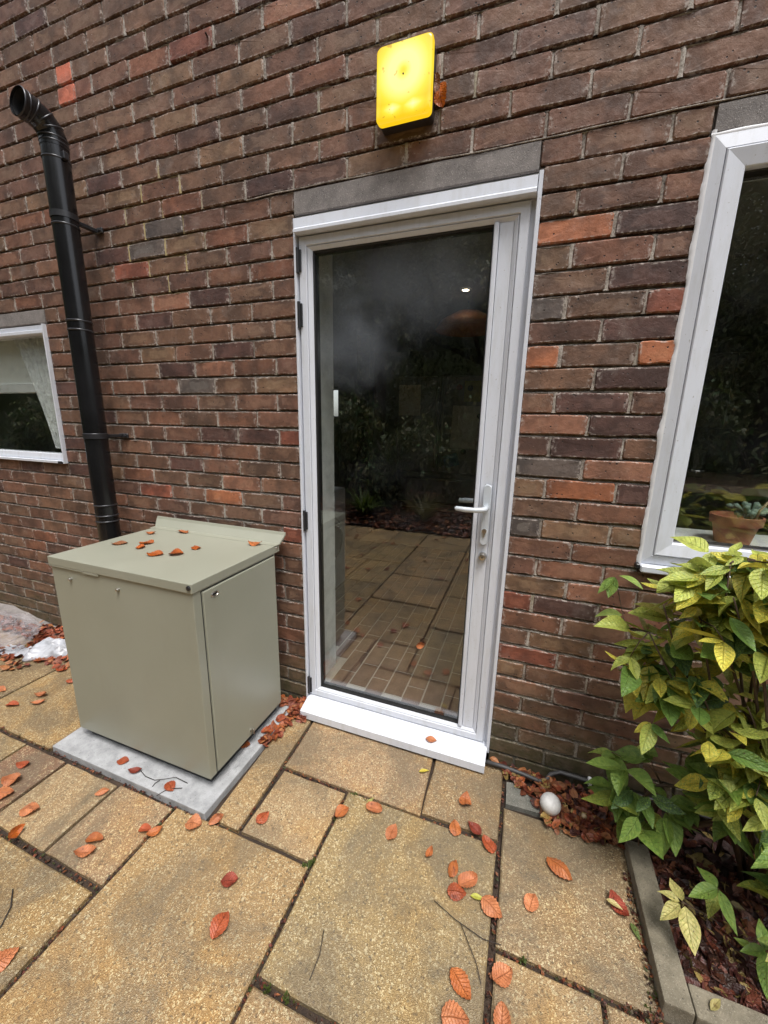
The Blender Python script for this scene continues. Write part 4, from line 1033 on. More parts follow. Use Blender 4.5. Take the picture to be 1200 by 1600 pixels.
LC = dict(o=(0.50, 0.165, 0.050), c=(0.55, 0.215, 0.095), r=(0.44, 0.105, 0.040), d=(0.30, 0.06, 0.035), b=(0.30, 0.12, 0.05), y=(0.55, 0.50, 0.10), k=(0.48, 0.12, 0.015))
def place_leaf(x, y, z, c, s, label, rot=None, tilt=(0, 0), mesh=None):
    o = bpy.data.objects.new('fallen_leaf', mesh or rnd.choice(beech)); link(o)
    me = o.data; zmin = min(v.co.z for v in me.vertices)*s
    o.rotation_euler = (tilt[0], tilt[1], rnd.uniform(0, 6.28) if rot is None else rot)
    o.scale = (s*rnd.uniform(.82, 1.03), s*rnd.uniform(.82, 1.06), s); ext = abs(math.sin(tilt[0]))*.02*s + abs(math.sin(tilt[1]))*.034*s
    o.location = (x, y, z - zmin + ext*0.8)
    f = rnd.uniform(.88, 1.12); cc = LC[c]; o.color = (cc[0]*f, cc[1]*f, cc[2]*f, 1)
    return tag(o, label, 'leaf', 'fallen beech leaves')
G0 = 0.003
for x, y, c, s, rot, l in [
    (0.419,-0.453,'o',.95,1.0,'orange leaf on the joint between the small square slab and the big slab'),
    (0.525,-0.397,'c',1.05,0.0,'pinkish orange leaf at the top edge of the big slab beside a yellow green leaf'),
    (0.614,-0.454,'c',.95,1.5,'ribbed orange leaf alone near the top of the big slab'),
    (0.842,-0.243,'o',.98,1.6,'upright orange leaf on the small slab under the right end of the door sill'),
    (0.823,-0.362,'o',.85,1.9,'orange leaf on the joint right of centre, first of a row of three'),
    (0.888,-0.336,'d',.9,2.6,'folded pinkish red leaf, middle of the row of three on the joint'),
    (0.941,-0.375,'r',1.05,2.4,'deep orange leaf, last of the row of three by the slab corner'),
    (0.756,-0.474,'o',.7,1.4,'smallest orange leaf in the middle of the big slab'),
    (0.840,-0.493,'o',.9,1.5,'narrow orange leaf, topmost of the cluster of three on the big slab'),
    (0.890,-0.512,'c',1.1,.6,'broad pale orange leaf, middle of the cluster of three on the big slab'),
    (0.862,-0.556,'r',.95,.2,'curled red orange leaf, lowest of the cluster of three on the big slab'),
    (0.968,-0.559,'c',1.0,-.4,'fan shaped pink orange leaf lying across the joint right of the big slab'),
    (1.080,-0.500,'c',1.0,1.3,'broad flat ribbed leaf in the middle of the slab beside the kerb'),
    (1.166,-0.372,'o',1.25,-.6,'large crinkled orange leaf nearest the white ball on the slab'),
    (1.329,-0.418,'d',1.1,-1.0,'dark red leaf beside the kerb with a cream leaf on it'),
    (0.906,-0.753,'o',1.05,-.7,'round orange leaf near the bottom of the big slab'),
    (1.007,-0.698,'c',.95,.7,'pale orange leaf on the bottom right slab beside the long joint'),
    (0.903,-0.820,'c',1.0,.3,'orange leaf cut by the bottom edge of the picture'),
    (1.010,-0.780,'c',1.0,1.6,'upright orange leaf at the bottom edge right of the long joint'),
    (0.183,-0.777,'d',.95,.4,'dark red leaf, upper of the two on the large left slab'),
    (0.238,-0.876,'r',1.0,1.7,'round red orange leaf, lower of the two on the large left slab'),
    (0.156,-0.574,'r',.8,1.4,'red orange leaf on the small square slab left of the centre'),
    (-0.060,-0.682,'c',.95,.3,'orange leaf just below the front edge of the concrete base'),
    (0.002,-0.640,'c',.9,1.1,'upright orange leaf by the front right corner of the concrete base'),
    (-0.205,-0.757,'r',.8,.2,'dark orange leaf, left one of a pair over a joint'),
    (-0.164,-0.752,'o',.8,.9,'bright orange leaf, right one of a pair over a joint'),
    (-0.336,-0.842,'o',.9,.3,'curled leaf, upper of a pair on the slab below the base'),
    (-0.322,-0.880,'c',1.0,.5,'flat leaf, lower of a pair on the slab below the base'),
    (-0.661,-0.856,'c',1.1,.4,'long orange leaf on the slab right of the reddish slab'),
    (-0.601,-0.930,'k',.9,1.9,'orange leaf standing in the joint at the far left'),
    (-0.486,-0.713,'c',.8,.8,'small orange leaf on the joint under the left of the base'),
    (-0.911,-0.744,'r',.8,.4,'small red leaf at the top of the reddish slab'),
    (-0.864,-0.805,'c',1.1,.3,'long orange leaf, middle one on the reddish slab'),
    (-0.830,-0.856,'c',1.15,.6,'long orange leaf, lowest on the reddish slab'),
    (-0.246,-1.140,'c',1.0,1.2,'orange leaf at the left edge near the bottom of the picture'),
    (-1.374,-0.546,'r',1.0,.3,'rolled orange leaf on the mossy slab, left of a joined pair'),
    (-1.321,-0.450,'c',1.0,.3,'pale orange leaf, upper of the joined pair on the mossy slab'),
    (-1.272,-0.492,'c',.9,.8,'pale leaf, lower of the joined pair on the mossy slab'),
    (-1.298,-0.319,'r',.9,.2,'flat orange leaf on the mossy slab, nearest the white packet'),
    (-1.566,-0.504,'c',1.0,.3,'orange leaf at the left edge of the mossy slab'),
    (-1.04,-0.42,'c',.9,1.7,'orange leaf standing against the left side of the cabinet, lower'),
    (-1.10,-0.30,'r',.9,1.2,'orange leaf beside the left side of the cabinet, upper'),
    (-1.46,-0.27,'r',1.0,.2,'orange leaf below the white packet on the mossy slab'),
    ]:
    tl = (rnd.uniform(-.12, .12), rnd.uniform(-.12, .12))
    if 'standing' in l: tl = (0.9, 0.1)
    place_leaf(x, y, G0, c, s, l, rot, tl)
for x, y, c, s, l in [(-0.115,-0.342,'o',.9,'curled leaf on the concrete base at the cabinet door side'), (-0.532,-0.592,'r',.75,'left orange leaf on the concrete base under the cabinet front'),
    (-0.44,-0.61,'d',.8,'dark red leaf on the concrete base under the cabinet front'), (-0.251,-0.610,'r',.8,'orange leaf with a twig on the concrete base near its front'), (-0.07,-0.24,'r',.9,'red leaf on the concrete base below the cabinet door')]:
    place_leaf(x, y, 0.018, c, s, l, None, (rnd.uniform(-.15, .15), 0))
cabl = [(-0.727,-0.347,'b',.95,.5,'brown leaf furthest left on the cabinet top'), (-0.743,-0.180,'o',.8,.3,'pale orange leaf at the back of the cabinet top, left one'),
    (-0.62,-0.100,'o',.95,.0,'flat orange leaf at the back of the cabinet top by the upstand'), (-0.622,-0.300,'k',1.0,1.0,'wet orange leaf in the middle of the cabinet top'),
    (-0.595,-0.350,'k',.8,2.0,'wet orange leaf touching the middle one on the cabinet top'), (-0.459,-0.392,'k',1.1,.2,'dark orange wet leaf in front on the cabinet top'),
    (-0.385,-0.357,'k',1.0,.6,'wet orange leaf in front, right of the dark one on the cabinet top'), (-0.375,-0.265,'k',.8,2.6,'small wet orange leaf right of centre on the cabinet top'),
    (-0.175,-0.122,'o',.95,.2,'orange leaf at the back right corner of the cabinet top')]
for x, y, c, s, r_, l in cabl: place_leaf(x, y, 0.878, c, s, l, r_, (rnd.uniform(-.05, .05), 0))
place_leaf(0.66, -0.052, 0.055, 'c', .8, 'orange leaf lying on the white door sill', 0.1, (-0.1, 0))
place_leaf(0.574, 0.026, 0.45, 'o', .72, 'orange leaf stuck to the lower part of the door glass', 0.6, (R(88), 0))
lf = place_leaf(0.549, -0.012, 2.46, 'b', .9, 'dry brown leaf hanging beside the wall lamp, upper', 0, (R(75), R(80)))
lf = place_leaf(0.566, -0.012, 2.415, 'k', 1.05, 'dry orange leaf hanging beside the wall lamp, lower', 0, (R(100), R(78)))
cream = leaf_mesh('cream_leaf', leaf_geo(.045, .017, 8, 4, 77, 'shrub', .6), M['fallen'])
for x, y, z, rot, c, l in [(1.315, -0.425, .020, -.3, (0.62, 0.56, 0.25), 'small cream leaf lying on the dark red leaf by the kerb'), (1.362, -0.47, .008, -1.2, (0.16, 0.24, 0.07), 'narrow green leaf between slab and kerb'),
    (0.925, -0.545, .006, .1, (0.55, 0.60, 0.10), 'tiny yellow green leaf beside the cluster of three on the big slab'), (0.50, -0.375, .006, 1.3, (0.45, 0.48, 0.16), 'narrow yellow green leaf in the joint above the big slab'),
    (1.50, -0.59, .048, .8, (0.42, 0.40, 0.16), 'pale dry leaf lying on the lower kerb'), (0.66, -0.17, .006, .5, (0.60, 0.52, 0.06), 'small yellow leaf on the slab below the sill')]:
    o = bpy.data.objects.new('small_leaf', cream); link(o); o.location = (x, y, z); o.rotation_euler = (0, 0, rot); o.color = (*c, 1); tag(o, l, 'leaf', 'small leaves on the paving')
# twigs
def twig(paths, r, label, mat='darktwig'):
    bm = BM()
    for p in paths: tube(bm, p, r, 5)
    return tag(obj('twig', bm, M[mat], None, True), label, 'twig', 'twigs on the paving')
twig([[(0.80, -.60, .006), (0.87, -.625, .008), (0.95, -.64, .006), (1.0, -.635, .006)], [(0.885, -.628, .008), (0.94, -.70, .006), (0.955, -.735, .005)]], .0011, 'thin forked twig on the right side of the big slab')
twig([[(-.42, -.60, .019), (-.38, -.612, .021), (-.33, -.612, .022), (-.29, -.595, .026), (-.26, -.575, .026), (-.2, -.575, .021)], [(-.31, -.605, .022), (-.318, -.62, .021), (-.315, -.635, .020)]], .0013, 'thin curved twig on the concrete base')
twig([[(-.27, -.655, .016), (-.25, -.62, .021), (-.20, -.60, .023)]], .0014, 'short twig on the front edge of the concrete base')
twig([[(0.52, -.78, .005), (0.535, -.83, .006), (0.535, -.885, .005)]], .0012, 'hair thin twig at the lower left of the big slab')
twig([[(-.42, -1.03, .005), (-.37, -1.06, .007), (-.34, -1.10, .005)]], .0018, 'short curved twig at the far left slab')

def leaf_pile(name, spots, n, cols, mat, size=(.03, .06), flat=.5, parent=None, geos=None, label=None, cat=None):
    """many small leaves joined into one mesh; spots = [(x0,x1,y0,y1,zfun,weight)]"""
    V, F, UV, Cc = [], [], [], []
    geos = geos or [leaf_geo(1, .66, 5, 2, 300+i, 'beech', 1.0) for i in range(5)]
    wts = [s[5] for s in spots]
    for k in range(n):
        s = rnd.choices(spots, wts)[0]
        x, y = rnd.uniform(s[0], s[1]), rnd.uniform(s[2], s[3]); z = s[4](x, y)
        if z is None: continue
        g = rnd.choice(geos); sc = rnd.uniform(*size)
        m = Matrix.Translation((x, y, z + rnd.uniform(.002, .012))) @ Matrix.Rotation(rnd.uniform(0, 6.28), 4, 'Z') @ Matrix.Rotation(rnd.gauss(0, flat), 4, 'X') @ Matrix.Rotation(rnd.gauss(0, flat*.6), 4, 'Y') @ Matrix.Scale(sc, 4)
        o0 = len(V); c = rnd.choice(cols); f = rnd.uniform(.65, 1.2)
        for v in g[0]: V.append(m @ Vector(v)); Cc.extend((c[0]*f, c[1]*f, c[2]*f, 1))
        UV.extend(g[2]); F.extend([tuple(o0+i for i in q) for q in g[1]])
    me = bpy.data.meshes.new(name); me.from_pydata(V, [], F)
    uvl = me.uv_layers.new(name='UVMap'); flat_uv = []
    for lp in me.loops: flat_uv.extend(UV[lp.vertex_index])
    uvl.data.foreach_set('uv', flat_uv)
    me.polygons.foreach_set('use_smooth', [True]*len(me.polygons))
    me.materials.append(mat); setcol(me, Cc)
    o = link(bpy.data.objects.new(name, me), parent); o['kind'] = 'stuff'
    if label: tag(o, label, cat)
    return o
LIT = [(0.24, 0.075, 0.035), (0.17, 0.045, 0.028), (0.32, 0.12, 0.05), (0.10, 0.035, 0.024), (0.36, 0.17, 0.07), (0.07, 0.025, 0.02)]
BRT = [(0.50, 0.15, 0.05), (0.36, 0.09, 0.04), (0.46, 0.20, 0.08), (0.24, 0.06, 0.03), (0.30, 0.10, 0.05)]
leaf_pile('leaf_litter_beside_cabinet', [(-0.05, 0.05, -0.11, -0.005, lambda x, y: .008 + .02*(y+.11)/.1, 3), (-0.07, -0.01, -0.30, -0.10, lambda x, y: .006 if x > -.045 else .02, 1.2), (-1.0, 0.0, -0.09, -0.01, lambda x, y: .02, 2)], 240, BRT, M['litter'], (.03, .06), .5, None, None, 'drift of red and orange beech leaves between cabinet and door', 'leaf litter')
leaf_pile('leaf_litter_by_packet', [(-2.5, -0.9, -0.13, -0.01, lambda x, y: .006 + .03*(y+.14)/.14, 3), (-2.0, -1.45, -0.27, -0.08, lambda x, y: .004, .8), (-2.3, -1.68, -0.40, -0.25, lambda x, y: .004, .45)], 760, BRT + [(0.13, 0.05, 0.03)], M['litter'], (.035, .065), .45, None, None, 'red brown leaf litter along the wall left of the cabinet', 'leaf litter')
leaf_pile('leaf_litter_by_ball', [(0.93, 1.40, -0.20, -0.02, lambda x, y: None if (y < -.09 - (x-1.0)*.8 and x < 1.11) or (y < -.20) else .008, 3), (1.12, 1.40, -0.24, -0.10, lambda x, y: .010, 2)], 620, LIT + BRT + [(0.5, 0.38, 0.13)], M['litter'], (.018, .045), .55, None, None, 'rusty leaf litter round the white ball at the foot of the wall', 'leaf litter')
leaf_pile('leaf_litter_in_bed', [(1.45, 3.4, -0.56, -0.02, lambda x, y: .012, 1), (1.45, 2.1, -0.56, -0.2, lambda x, y: .014, 1.4)], 2900, [(0.09, 0.03, 0.022), (0.07, 0.022, 0.018), (0.11, 0.045, 0.028), (0.05, 0.02, 0.016), (0.04, 0.018, 0.014), (0.16, 0.05, 0.03), (0.10, 0.028, 0.022), (0.06, 0.03, 0.02), (0.22, 0.085, 0.04), (0.30, 0.24, 0.08)], M['litter'], (.028, .062), .75, None, None, 'wet dark red leaf litter covering the planting bed under the shrub', 'leaf litter')
# crumbs and broken leaf bits lying in the joints
joints = [(0.972, 0.980, -1.2, -0.02), (0.392, 0.401, -1.2, -0.37), (0.088, 0.10, -0.64, -0.02), (-0.186, -0.178, -1.3, -0.65), (0.10, 0.97, -0.367, -0.359), (0.4, 0.97, -0.936, -0.925), (0.98, 1.38, -0.652, -0.640), (-1.3, 0.1, -0.66, -0.645), (-1.3, -0.18, -0.945, -0.930), (1.372, 1.386, -0.64, -0.22), (1.247, 1.256, -1.2, -0.65)]
leaf_pile('joint_debris', [(a, b, c, d, lambda x, y: -0.012, max(b-a, d-c)) for a, b, c, d in joints] + [(1.362, 1.388, -0.64, -0.3, lambda x, y: -0.001, 1.2), (1.30, 1.386, -0.656, -0.636, lambda x, y: -.006, .3)], 1500, LIT + [(0.05, 0.03, 0.02), (0.06, 0.08, 0.02), (0.12, 0.10, 0.07)], M['litter'], (.005, .016), .6, patio, [leaf_geo(1, .7, 2, 2, 5+i, 'beech', 1) for i in range(3)])
bm = BM()   # moss cushions and a weed in the joints
for (x, y) in [(0.425, -0.37), (0.432, -0.366), (0.397, -0.64), (0.40, -0.63), (0.385, -0.655), (0.44, -0.935), (0.50, -0.932), (1.36, -0.63), (1.06, -0.647), (0.475, -.372)]:
    for k in range(14):
        a = rnd.uniform(0, 6.28); l = rnd.uniform(.003, .009); b = Vector((x + rnd.gauss(0, .006), y + rnd.gauss(0, .003), -.006))
        t = b + Vector((math.cos(a)*l, math.sin(a)*l, rnd.uniform(.006, .014))); sd_ = Vector((-math.sin(a), math.cos(a), 0))*.002
        v = [bm.verts.new(q) for q in (b-sd_, b+sd_, t+sd_*1.4, t-sd_*1.4)]; bm.faces.new(v)
me_ = obj('joint_weeds', bm, M['treeleaf'], patio, False, (0.12, 0.20, 0.05)); me_['kind'] = 'stuff'; setcol(me_.data)

# ------------------------------------------------------------------ shrubs in the bed
sh_mesh = [leaf_mesh('shrub_leaf', leaf_geo(.098, (.040, .050, .058, .046, .054, .062, .044, .052)[i], 8, 4, 60+i, 'shrub', (.7, 1.3, .9, 1.6, .8, 1.1, 1.9, .9)[i]), M['shrub']) for i in range(8)]
def shrub(base, label, blobs, nleaf, palette, size, seed, stems=10, extra=0):
    rr = random.Random(seed)
    t = thing('shrub', base, label, 'shrub')
    B = Vector(base); bm = BM(); placed = 0
    ends = []
    # woody framework
    for k in range(stems):
        c, rad, wt = rr.choices(blobs, [b[2] for b in blobs])[0]
        e = Vector(c) + Vector((rr.gauss(0, .5)*rad[0], rr.gauss(0, .5)*rad[1], rr.gauss(0, .4)*rad[2]))
        s = B + Vector((rr.gauss(0, .05), rr.gauss(0, .03), 0)); m = s.lerp(e, .5) + Vector((rr.gauss(0, .04), rr.gauss(0, .04), .06))
        q = s.lerp(e, .78) + Vector((rr.gauss(0, .02), rr.gauss(0, .02), .035))
        tube(bm, [s, m, q, e], [.006, .0045, .003, .0018], 6); ends += [m, q, e]
    tw_l = []
    rest = dict(V=[], F=[], UV=[], C=[])
    n_total = nleaf + extra; k = 0; guard = 0
    while k < n_total and guard < 20000:
        guard += 1
        c, rad, wt = rr.choices(blobs, [b[2] for b in blobs])[0]
        d = Vector((rr.gauss(0, 1), rr.gauss(0, 1), rr.gauss(0, 1))).normalized()
        rf_ = rr.uniform(.45, 1.0) if k < nleaf else rr.uniform(.1, .8)
        p = Vector(c) + Vector((d.x*rad[0], d.y*rad[1], d.z*rad[2]))*rf_
        if p.y > -0.03 or p.z < 0.03: continue
        if p.z < 0.35 and p.y < -0.58 and p.x < 1.38: continue
        node = p
        outw = Vector((d.x, d.y - .35, 0)); 
        if outw.length < .2: outw = Vector((0, -1, 0))
        az0 = math.atan2(outw.y, outw.x) + rr.gauss(0, 1.1)
        near = min(ends, key=lambda q: (q-p).length)
        if rr.random() < .5 and k < nleaf: tube(bm, [near, near.lerp(p, .55) + Vector((0, 0, .012)), p], [.0022, .0018, .0012], 5)
        for side in (-1, 1, 0):
            if side == 0 and rr.random() < .55: continue
            if k >= n_total: break
            az = az0 + side*rr.uniform(.7, 1.2); droop = rr.uniform(-.25, 1.0) if side else rr.uniform(-.4, .7)
            sz = rr.uniform(*size)*(0.85 if side == 0 else 1)
            # leaf mesh runs along +x from -L/2; hang it from its base
            m = Matrix.Translation(p) @ Matrix.Rotation(az, 4, 'Z') @ Matrix.Rotation(droop, 4, 'Y') @ Matrix.Rotation(rr.gauss(0, .35), 4, 'X') @ Matrix.Translation((.055*sz, 0, 0)) @ Matrix.Scale(sz, 4)
            tip = m @ Vector((.049, 0, 0))
            if tip.y > -0.008 or tip.z < 0.012: continue
            colr = palette(p, rr)
            if k < nleaf:
                o = bpy.data.objects.new('leaf', rr.choice(sh_mesh)); link(o, t); o.matrix_local = Matrix.Translation(-B) @ m; o.color = colr
            else:
                me = rr.choice(sh_mesh); o0 = len(rest['V'])
                for v in me.vertices: rest['V'].append(m @ v.co - B); rest['C'].extend((*colr[:3], 1))
                uvs = me.uv_layers[0].data; vu = {}
                for lp in me.loops: vu[lp.vertex_index] = uvs[lp.index].uv[:]
                rest['UV'].extend(vu[i] for i in range(len(me.vertices)))
                rest['F'].extend([tuple(o0+i for i in q.vertices) for q in me.polygons])
            k += 1
    obj('branch', bm, M['twig'], t, True)
    if rest['V']:  # shaded inner leaves
        me = bpy.data.meshes.new('inner_foliage'); me.from_pydata(rest['V'], [], rest['F'])
        uvl = me.uv_layers.new(name='UVMap'); fu = []
        for lp in me.loops: fu.extend(rest['UV'][lp.vertex_index])
        uvl.data.foreach_set('uv', fu); me.materials.append(M['shrub']); setcol(me, rest['C'])
        o = link(bpy.data.objects.new('inner_foliage', me), t); o['kind'] = 'stuff'; o.color = (1, 1, 1, .15)
    return t
YEL, LIM, GRN, DGR, CRM = (0.72, 0.66, 0.10), (0.52, 0.60, 0.13), (0.13, 0.25, 0.055), (0.055, 0.125, 0.045), (0.56, 0.55, 0.22)
def pal_top(p, r):
    u = r.random()
    if u < .32: c, a = YEL, r.uniform(-.35, .25)
    elif u < .72: c, a = LIM, r.uniform(-.35, .30)
    elif u < .76: c, a = CRM, .0
    elif u < .93: c, a = GRN, .0
    else: c, a = DGR, .0
    a += .05; f = r.uniform(.8, 1.15); return (c[0]*f, c[1]*f, c[2]*f, a)
def pal_low(p, r):
    u = r.random()
    if u < .12: c, a = LIM, .5
    elif u < .17: c, a = YEL, .8
    elif u < .62: c, a = GRN, 1.0
    else: c, a = DGR, 1.0
    f = r.uniform(.85, 1.3); return (c[0]*f, c[1]*f, c[2]*f, a)
shrub((1.78, -0.20, 0.0), 'tall yellow and green variegated shrub growing under the right hand window',
      [((1.48, -0.32, .97), (.20, .16, .16), 3.4), ((1.50, -0.36, 1.10), (.14, .12, .09), 1.2), ((1.72, -0.38, 1.04), (.22, .18, .20), 3.2), ((1.55, -0.30, .68), (.25, .16, .18), 2.6), ((1.60, -0.33, .50), (.20, .14, .14), 1.4), ((1.38, -0.26, .76), (.12, .12, .18), 1.3), ((1.95, -0.34, .65), (.25, .18, .38), 1.2)],
      298, pal_top, (.48, 1.12), 5, 24, 760)
shrub((1.46, -0.15, 0.0), 'low dark green shrub leaning over the kerb beside the white ball',
      [((1.41, -0.23, .25), (.13, .11, .17), 2.2), ((1.62, -0.30, .42), (.16, .12, .13), 1.3), ((1.80, -0.38, .34), (.20, .14, .2), 1.6), ((1.70, -0.42, .22), (.10, .08, .12), .35), ((1.37, -.2, .38), (.08, .08, .08), .4)],
      124, pal_low, (.70, 1.20), 9, 12, 30)
# pale sprig over the corner of the bed, and a young plant at the right edge
def sprig(base, pts, leaves, label, colr):
    t = thing('seedling', base, label, 'plant'); bm = BM(); tube(bm, [base] + pts, .0016, 5); obj('stem', bm, M['twig'], t, True)
    for (p, az, dr, s, c) in leaves:
        m = Matrix.Translation(p) @ Matrix.Rotation(az, 4, 'Z') @ Matrix.Rotation(dr, 4, 'Y') @ Matrix.Translation((.05*s, 0, 0)) @ Matrix.Scale(s, 4)
        o = bpy.data.objects.new('leaf', rnd.choice(sh_mesh)); link(o, t); o.matrix_local = Matrix.Translation(-Vector(base)) @ m; o.color = c
    return t
cr_ = (0.62, 0.58, 0.22, 0.0)
sprig((1.60, -0.36, 0.01), [(1.52, -.42, .10), (1.455, -.455, .155)], [((1.455, -.455, .155), R(100), .1, .62, cr_), ((1.45, -.455, .155), R(165), .15, .52, cr_), ((1.45, -.46, .15), R(215), .5, .72, cr_), ((1.46, -.46, .15), R(272), .5, .95, cr_)], 'pale cream leaved sprig hanging over the corner of the bed', cr_)
gg = (0.11, 0.22, 0.06, 1.0)
sprig((1.64, -0.44, 0.01), [(1.64, -.45, .06), (1.645, -.46, .10)], [((1.645, -.46, .10), R(260), .9, .95, gg), ((1.645, -.46, .10), R(190), .4, .6, gg), ((1.645, -.46, .10), R(80), -.3, .7, gg), ((1.64, -.45, .07), R(150), .2, .5, (0.5, .5, .12, .9))], 'bright green young plant at the right edge of the bed', gg)

bg_ = (0.07, 0.15, 0.06, 1.0)
sprig((1.36, -0.05, 0.50), [(1.32, -.06, .74), (1.26, -.07, .93)], [((1.26, -.07, .93), R(200), .9, .8, bg_), ((1.26, -.07, .93), R(240), 1.1, .75, gg), ((1.27, -.07, .94), R(330), .3, .8, (0.3, 0.42, .1, .5)), ((1.30, -.065, .80), R(190), .2, .9, (0.3, 0.4, .1, .3))], 'green sprig reaching left of the big shrub under the window corner', bg_)
sprig((1.75, -0.42, 0.02), [(1.72, -.46, .30), (1.66, -.50, .48)], [((1.66, -.50, .48), R(195), .35, 1.55, (0.05, .13, .06, 1.0)), ((1.66, -.50, .46), R(260), .7, 1.2, gg), ((1.68, -.48, .40), R(230), .5, 1.1, (0.4, .5, .1, .4))], 'shoot with one big blue green leaf at the right edge', bg_)

sprig((1.58, -0.30, 0.02), [(1.56, -.38, .14), (1.53, -.44, .22)], [((1.53, -.44, .22), R(200), .4, .8, gg), ((1.53, -.44, .22), R(300), .8, .9, (0.10, .2, .05, 1.0)), ((1.55, -.40, .17), R(240), .6, .75, (0.5, .55, .12, .2)), ((1.54, -.42, .20), R(120), .1, .6, gg)], 'small green seedling above the pale cream sprig', gg)
sprig((1.72, -0.36, 0.02), [(1.70, -.44, .12), (1.66, -.50, .20)], [((1.66, -.50, .20), R(210), .5, .8, (0.55, .56, .16, .1)), ((1.66, -.50, .20), R(280), .9, .75, (0.5, .52, .14, .2)), ((1.68, -.47, .16), R(180), .3, .7, (0.3, .4, .1, .4))], 'yellow green seedling between the cream sprig and the right edge', gg)

# ------------------------------------------------------------------ garden behind the camera (seen in the glass)
def foliage_obj(name, parent, blobs, n, size, cols, seed, mat=None):
    rr = random.Random(seed); V, F, UV, Cc = [], [], [], []
    off = wloc(parent)
    for k in range(n):
        c, rad = rr.choice(blobs)
        d = Vector((rr.gauss(0, 1), rr.gauss(0, 1), rr.gauss(0, 1))).normalized()*rr.uniform(.55, 1.0)
        p = Vector((c[0]+d.x*rad[0], c[1]+d.y*rad[1], c[2]+d.z*rad[2])) + Vector((rr.gauss(0, .08), rr.gauss(0, .08), rr.gauss(0, .08)))
        if p.z < .05: continue
        s = rr.uniform(*size); cc = rr.choice(cols); f = rr.uniform(.6, 1.3)
        m = Matrix.Rotation(rr.uniform(0, 6.28), 3, 'Z') @ Matrix.Rotation(rr.uniform(-.2, 1.2), 3, 'Y')
        o0 = len(V)
        for q, uv in (((0, 0, 0), (0, 0)), ((.45, -.25, -.03), (-1, .4)), ((1, 0, -.12), (0, 1)), ((.45, .25, -.03), (1, .4))):
            V.append(p + m @ Vector(q)*s - off); UV.append(uv); Cc.extend((cc[0]*f, cc[1]*f, cc[2]*f, 1))
        F.append((o0, o0+1, o0+2, o0+3))
    me = bpy.data.meshes.new(name); me.from_pydata(V, [], F); uvl = me.uv_layers.new(name='UVMap'); fu = []
    for lp in me.loops: fu.extend(UV[lp.vertex_index])
    uvl.data.foreach_set('uv', fu); me.materials.append(M['treeleaf']); setcol(me, Cc)
    return link(bpy.data.objects.new(name, me), parent)
TG = [(0.15, 0.21, 0.08), (0.19, 0.23, 0.10), (0.09, 0.14, 0.05), (0.26, 0.27, 0.14), (0.05, 0.08, 0.03)]
trees = [(-8.6, -8.4, 7.8, 2.0), (-5.8, -8.8, 8.4, 2.1), (-3.0, -8.6, 8.8, 2.2), (-0.2, -9.0, 8.6, 2.2), (2.6, -8.6, 8.8, 2.3), (5.4, -8.8, 8.2, 2.2), (8.2, -8.4, 8.0, 2.2)]
tl = ['broad tree reflected furthest left beyond the garden border', 'tall dark tree reflected in the left window', 'leafy tree reflected at the left of the door glass', 'tall leafy tree reflected in the middle of the door glass',
      'tree reflected at the right of the door glass', 'tall tree reflected in the right hand window', 'tree reflected furthest right beyond the garden border']
for (x, y, h, r_), l in zip(trees, tl):
    t = thing('garden_tree', (x, y, 0), l, 'tree', 'trees behind the garden border')
    bm = BM(); tube(bm, [(x, y, -.1), (x+.1, y, h*.3), (x-.05, y+.1, h*.6), (x, y, h*.85)], [.22, .17, .11, .04], 10)
    for k in range(7):
        a = rnd.uniform(0, 6.28); z0 = h*rnd.uniform(.22, .7); tube(bm, [(x, y, z0), (x+math.cos(a)*r_*.5, y+math.sin(a)*r_*.5, z0+.5), (x+math.cos(a)*r_*.9, y+math.sin(a)*r_*.9, z0+.8)], [.07, .045, .015], 6)
    obj('trunk', bm, M['bark'], t, True)
    bl_ = [((x+rnd.gauss(0, r_*.35), y+rnd.gauss(0, r_*.3), h*rnd.uniform(.22, .92)), (r_*rnd.uniform(.4, .75), r_*rnd.uniform(.4, .6), rnd.uniform(.6, 1.1))) for _ in range(17)]
    foliage_obj('crown', t, bl_, 15000, (.07, .16), TG, int(x*10)+500)
bushes = [(-3.6, -4.9, 1.0, 1.4), (-2.3, -5.1, 0.9, 1.7), (-1.0, -4.7, 0.75, 1.3), (0.3, -5.2, 0.95, 1.8), (1.5, -4.8, 0.8, 1.4), (2.7, -5.1, 1.0, 1.9), (4.1, -4.9, .95, 1.5), (5.4, -5.2, 1.0, 1.7), (-5.0, -5.2, 1.0, 1.8), (-7.6, -4.6, 1.0, 1.5), (-9.6, -4.4, 1.1, 1.7)]
wl = ['second from left', 'under the second tree', 'left of the fern', 'between fern and grass tuft', 'right of the grass tuft', 'opposite the right hand window', 'second from the right end', 'at the right end', 'left end of near row', 'seen in the left window', 'farthest left']
for (x, y, r_, h), l in zip(bushes, wl):
    t = thing('garden_shrub', (x, y, .1), 'dark green shrub in the border behind the camera, ' + l, 'shrub', 'shrubs in the garden border')
    bm = BM()
    for k in range(5):
        a = rnd.uniform(0, 6.28); tube(bm, [(x, y, .05), (x+math.cos(a)*r_*.3, y+math.sin(a)*r_*.3, h*.5), (x+math.cos(a)*r_*.6, y+math.sin(a)*r_*.6, h*.9)], [.025, .018, .006], 6)
    obj('stem', bm, M['bark'], t, True)
    foliage_obj('foliage', t, [((x-.3, y+.35, h*.35), (r_*.5, r_*.4, h*.3)), ((x, y, h*.5), (r_, r_*.7, h*.55)), ((x+.3, y+.2, h*.8), (r_*.6, r_*.5, h*.35))], 3200, (.06, .13), TG + [(0.06, .16, .04)], int(x*10)+700)
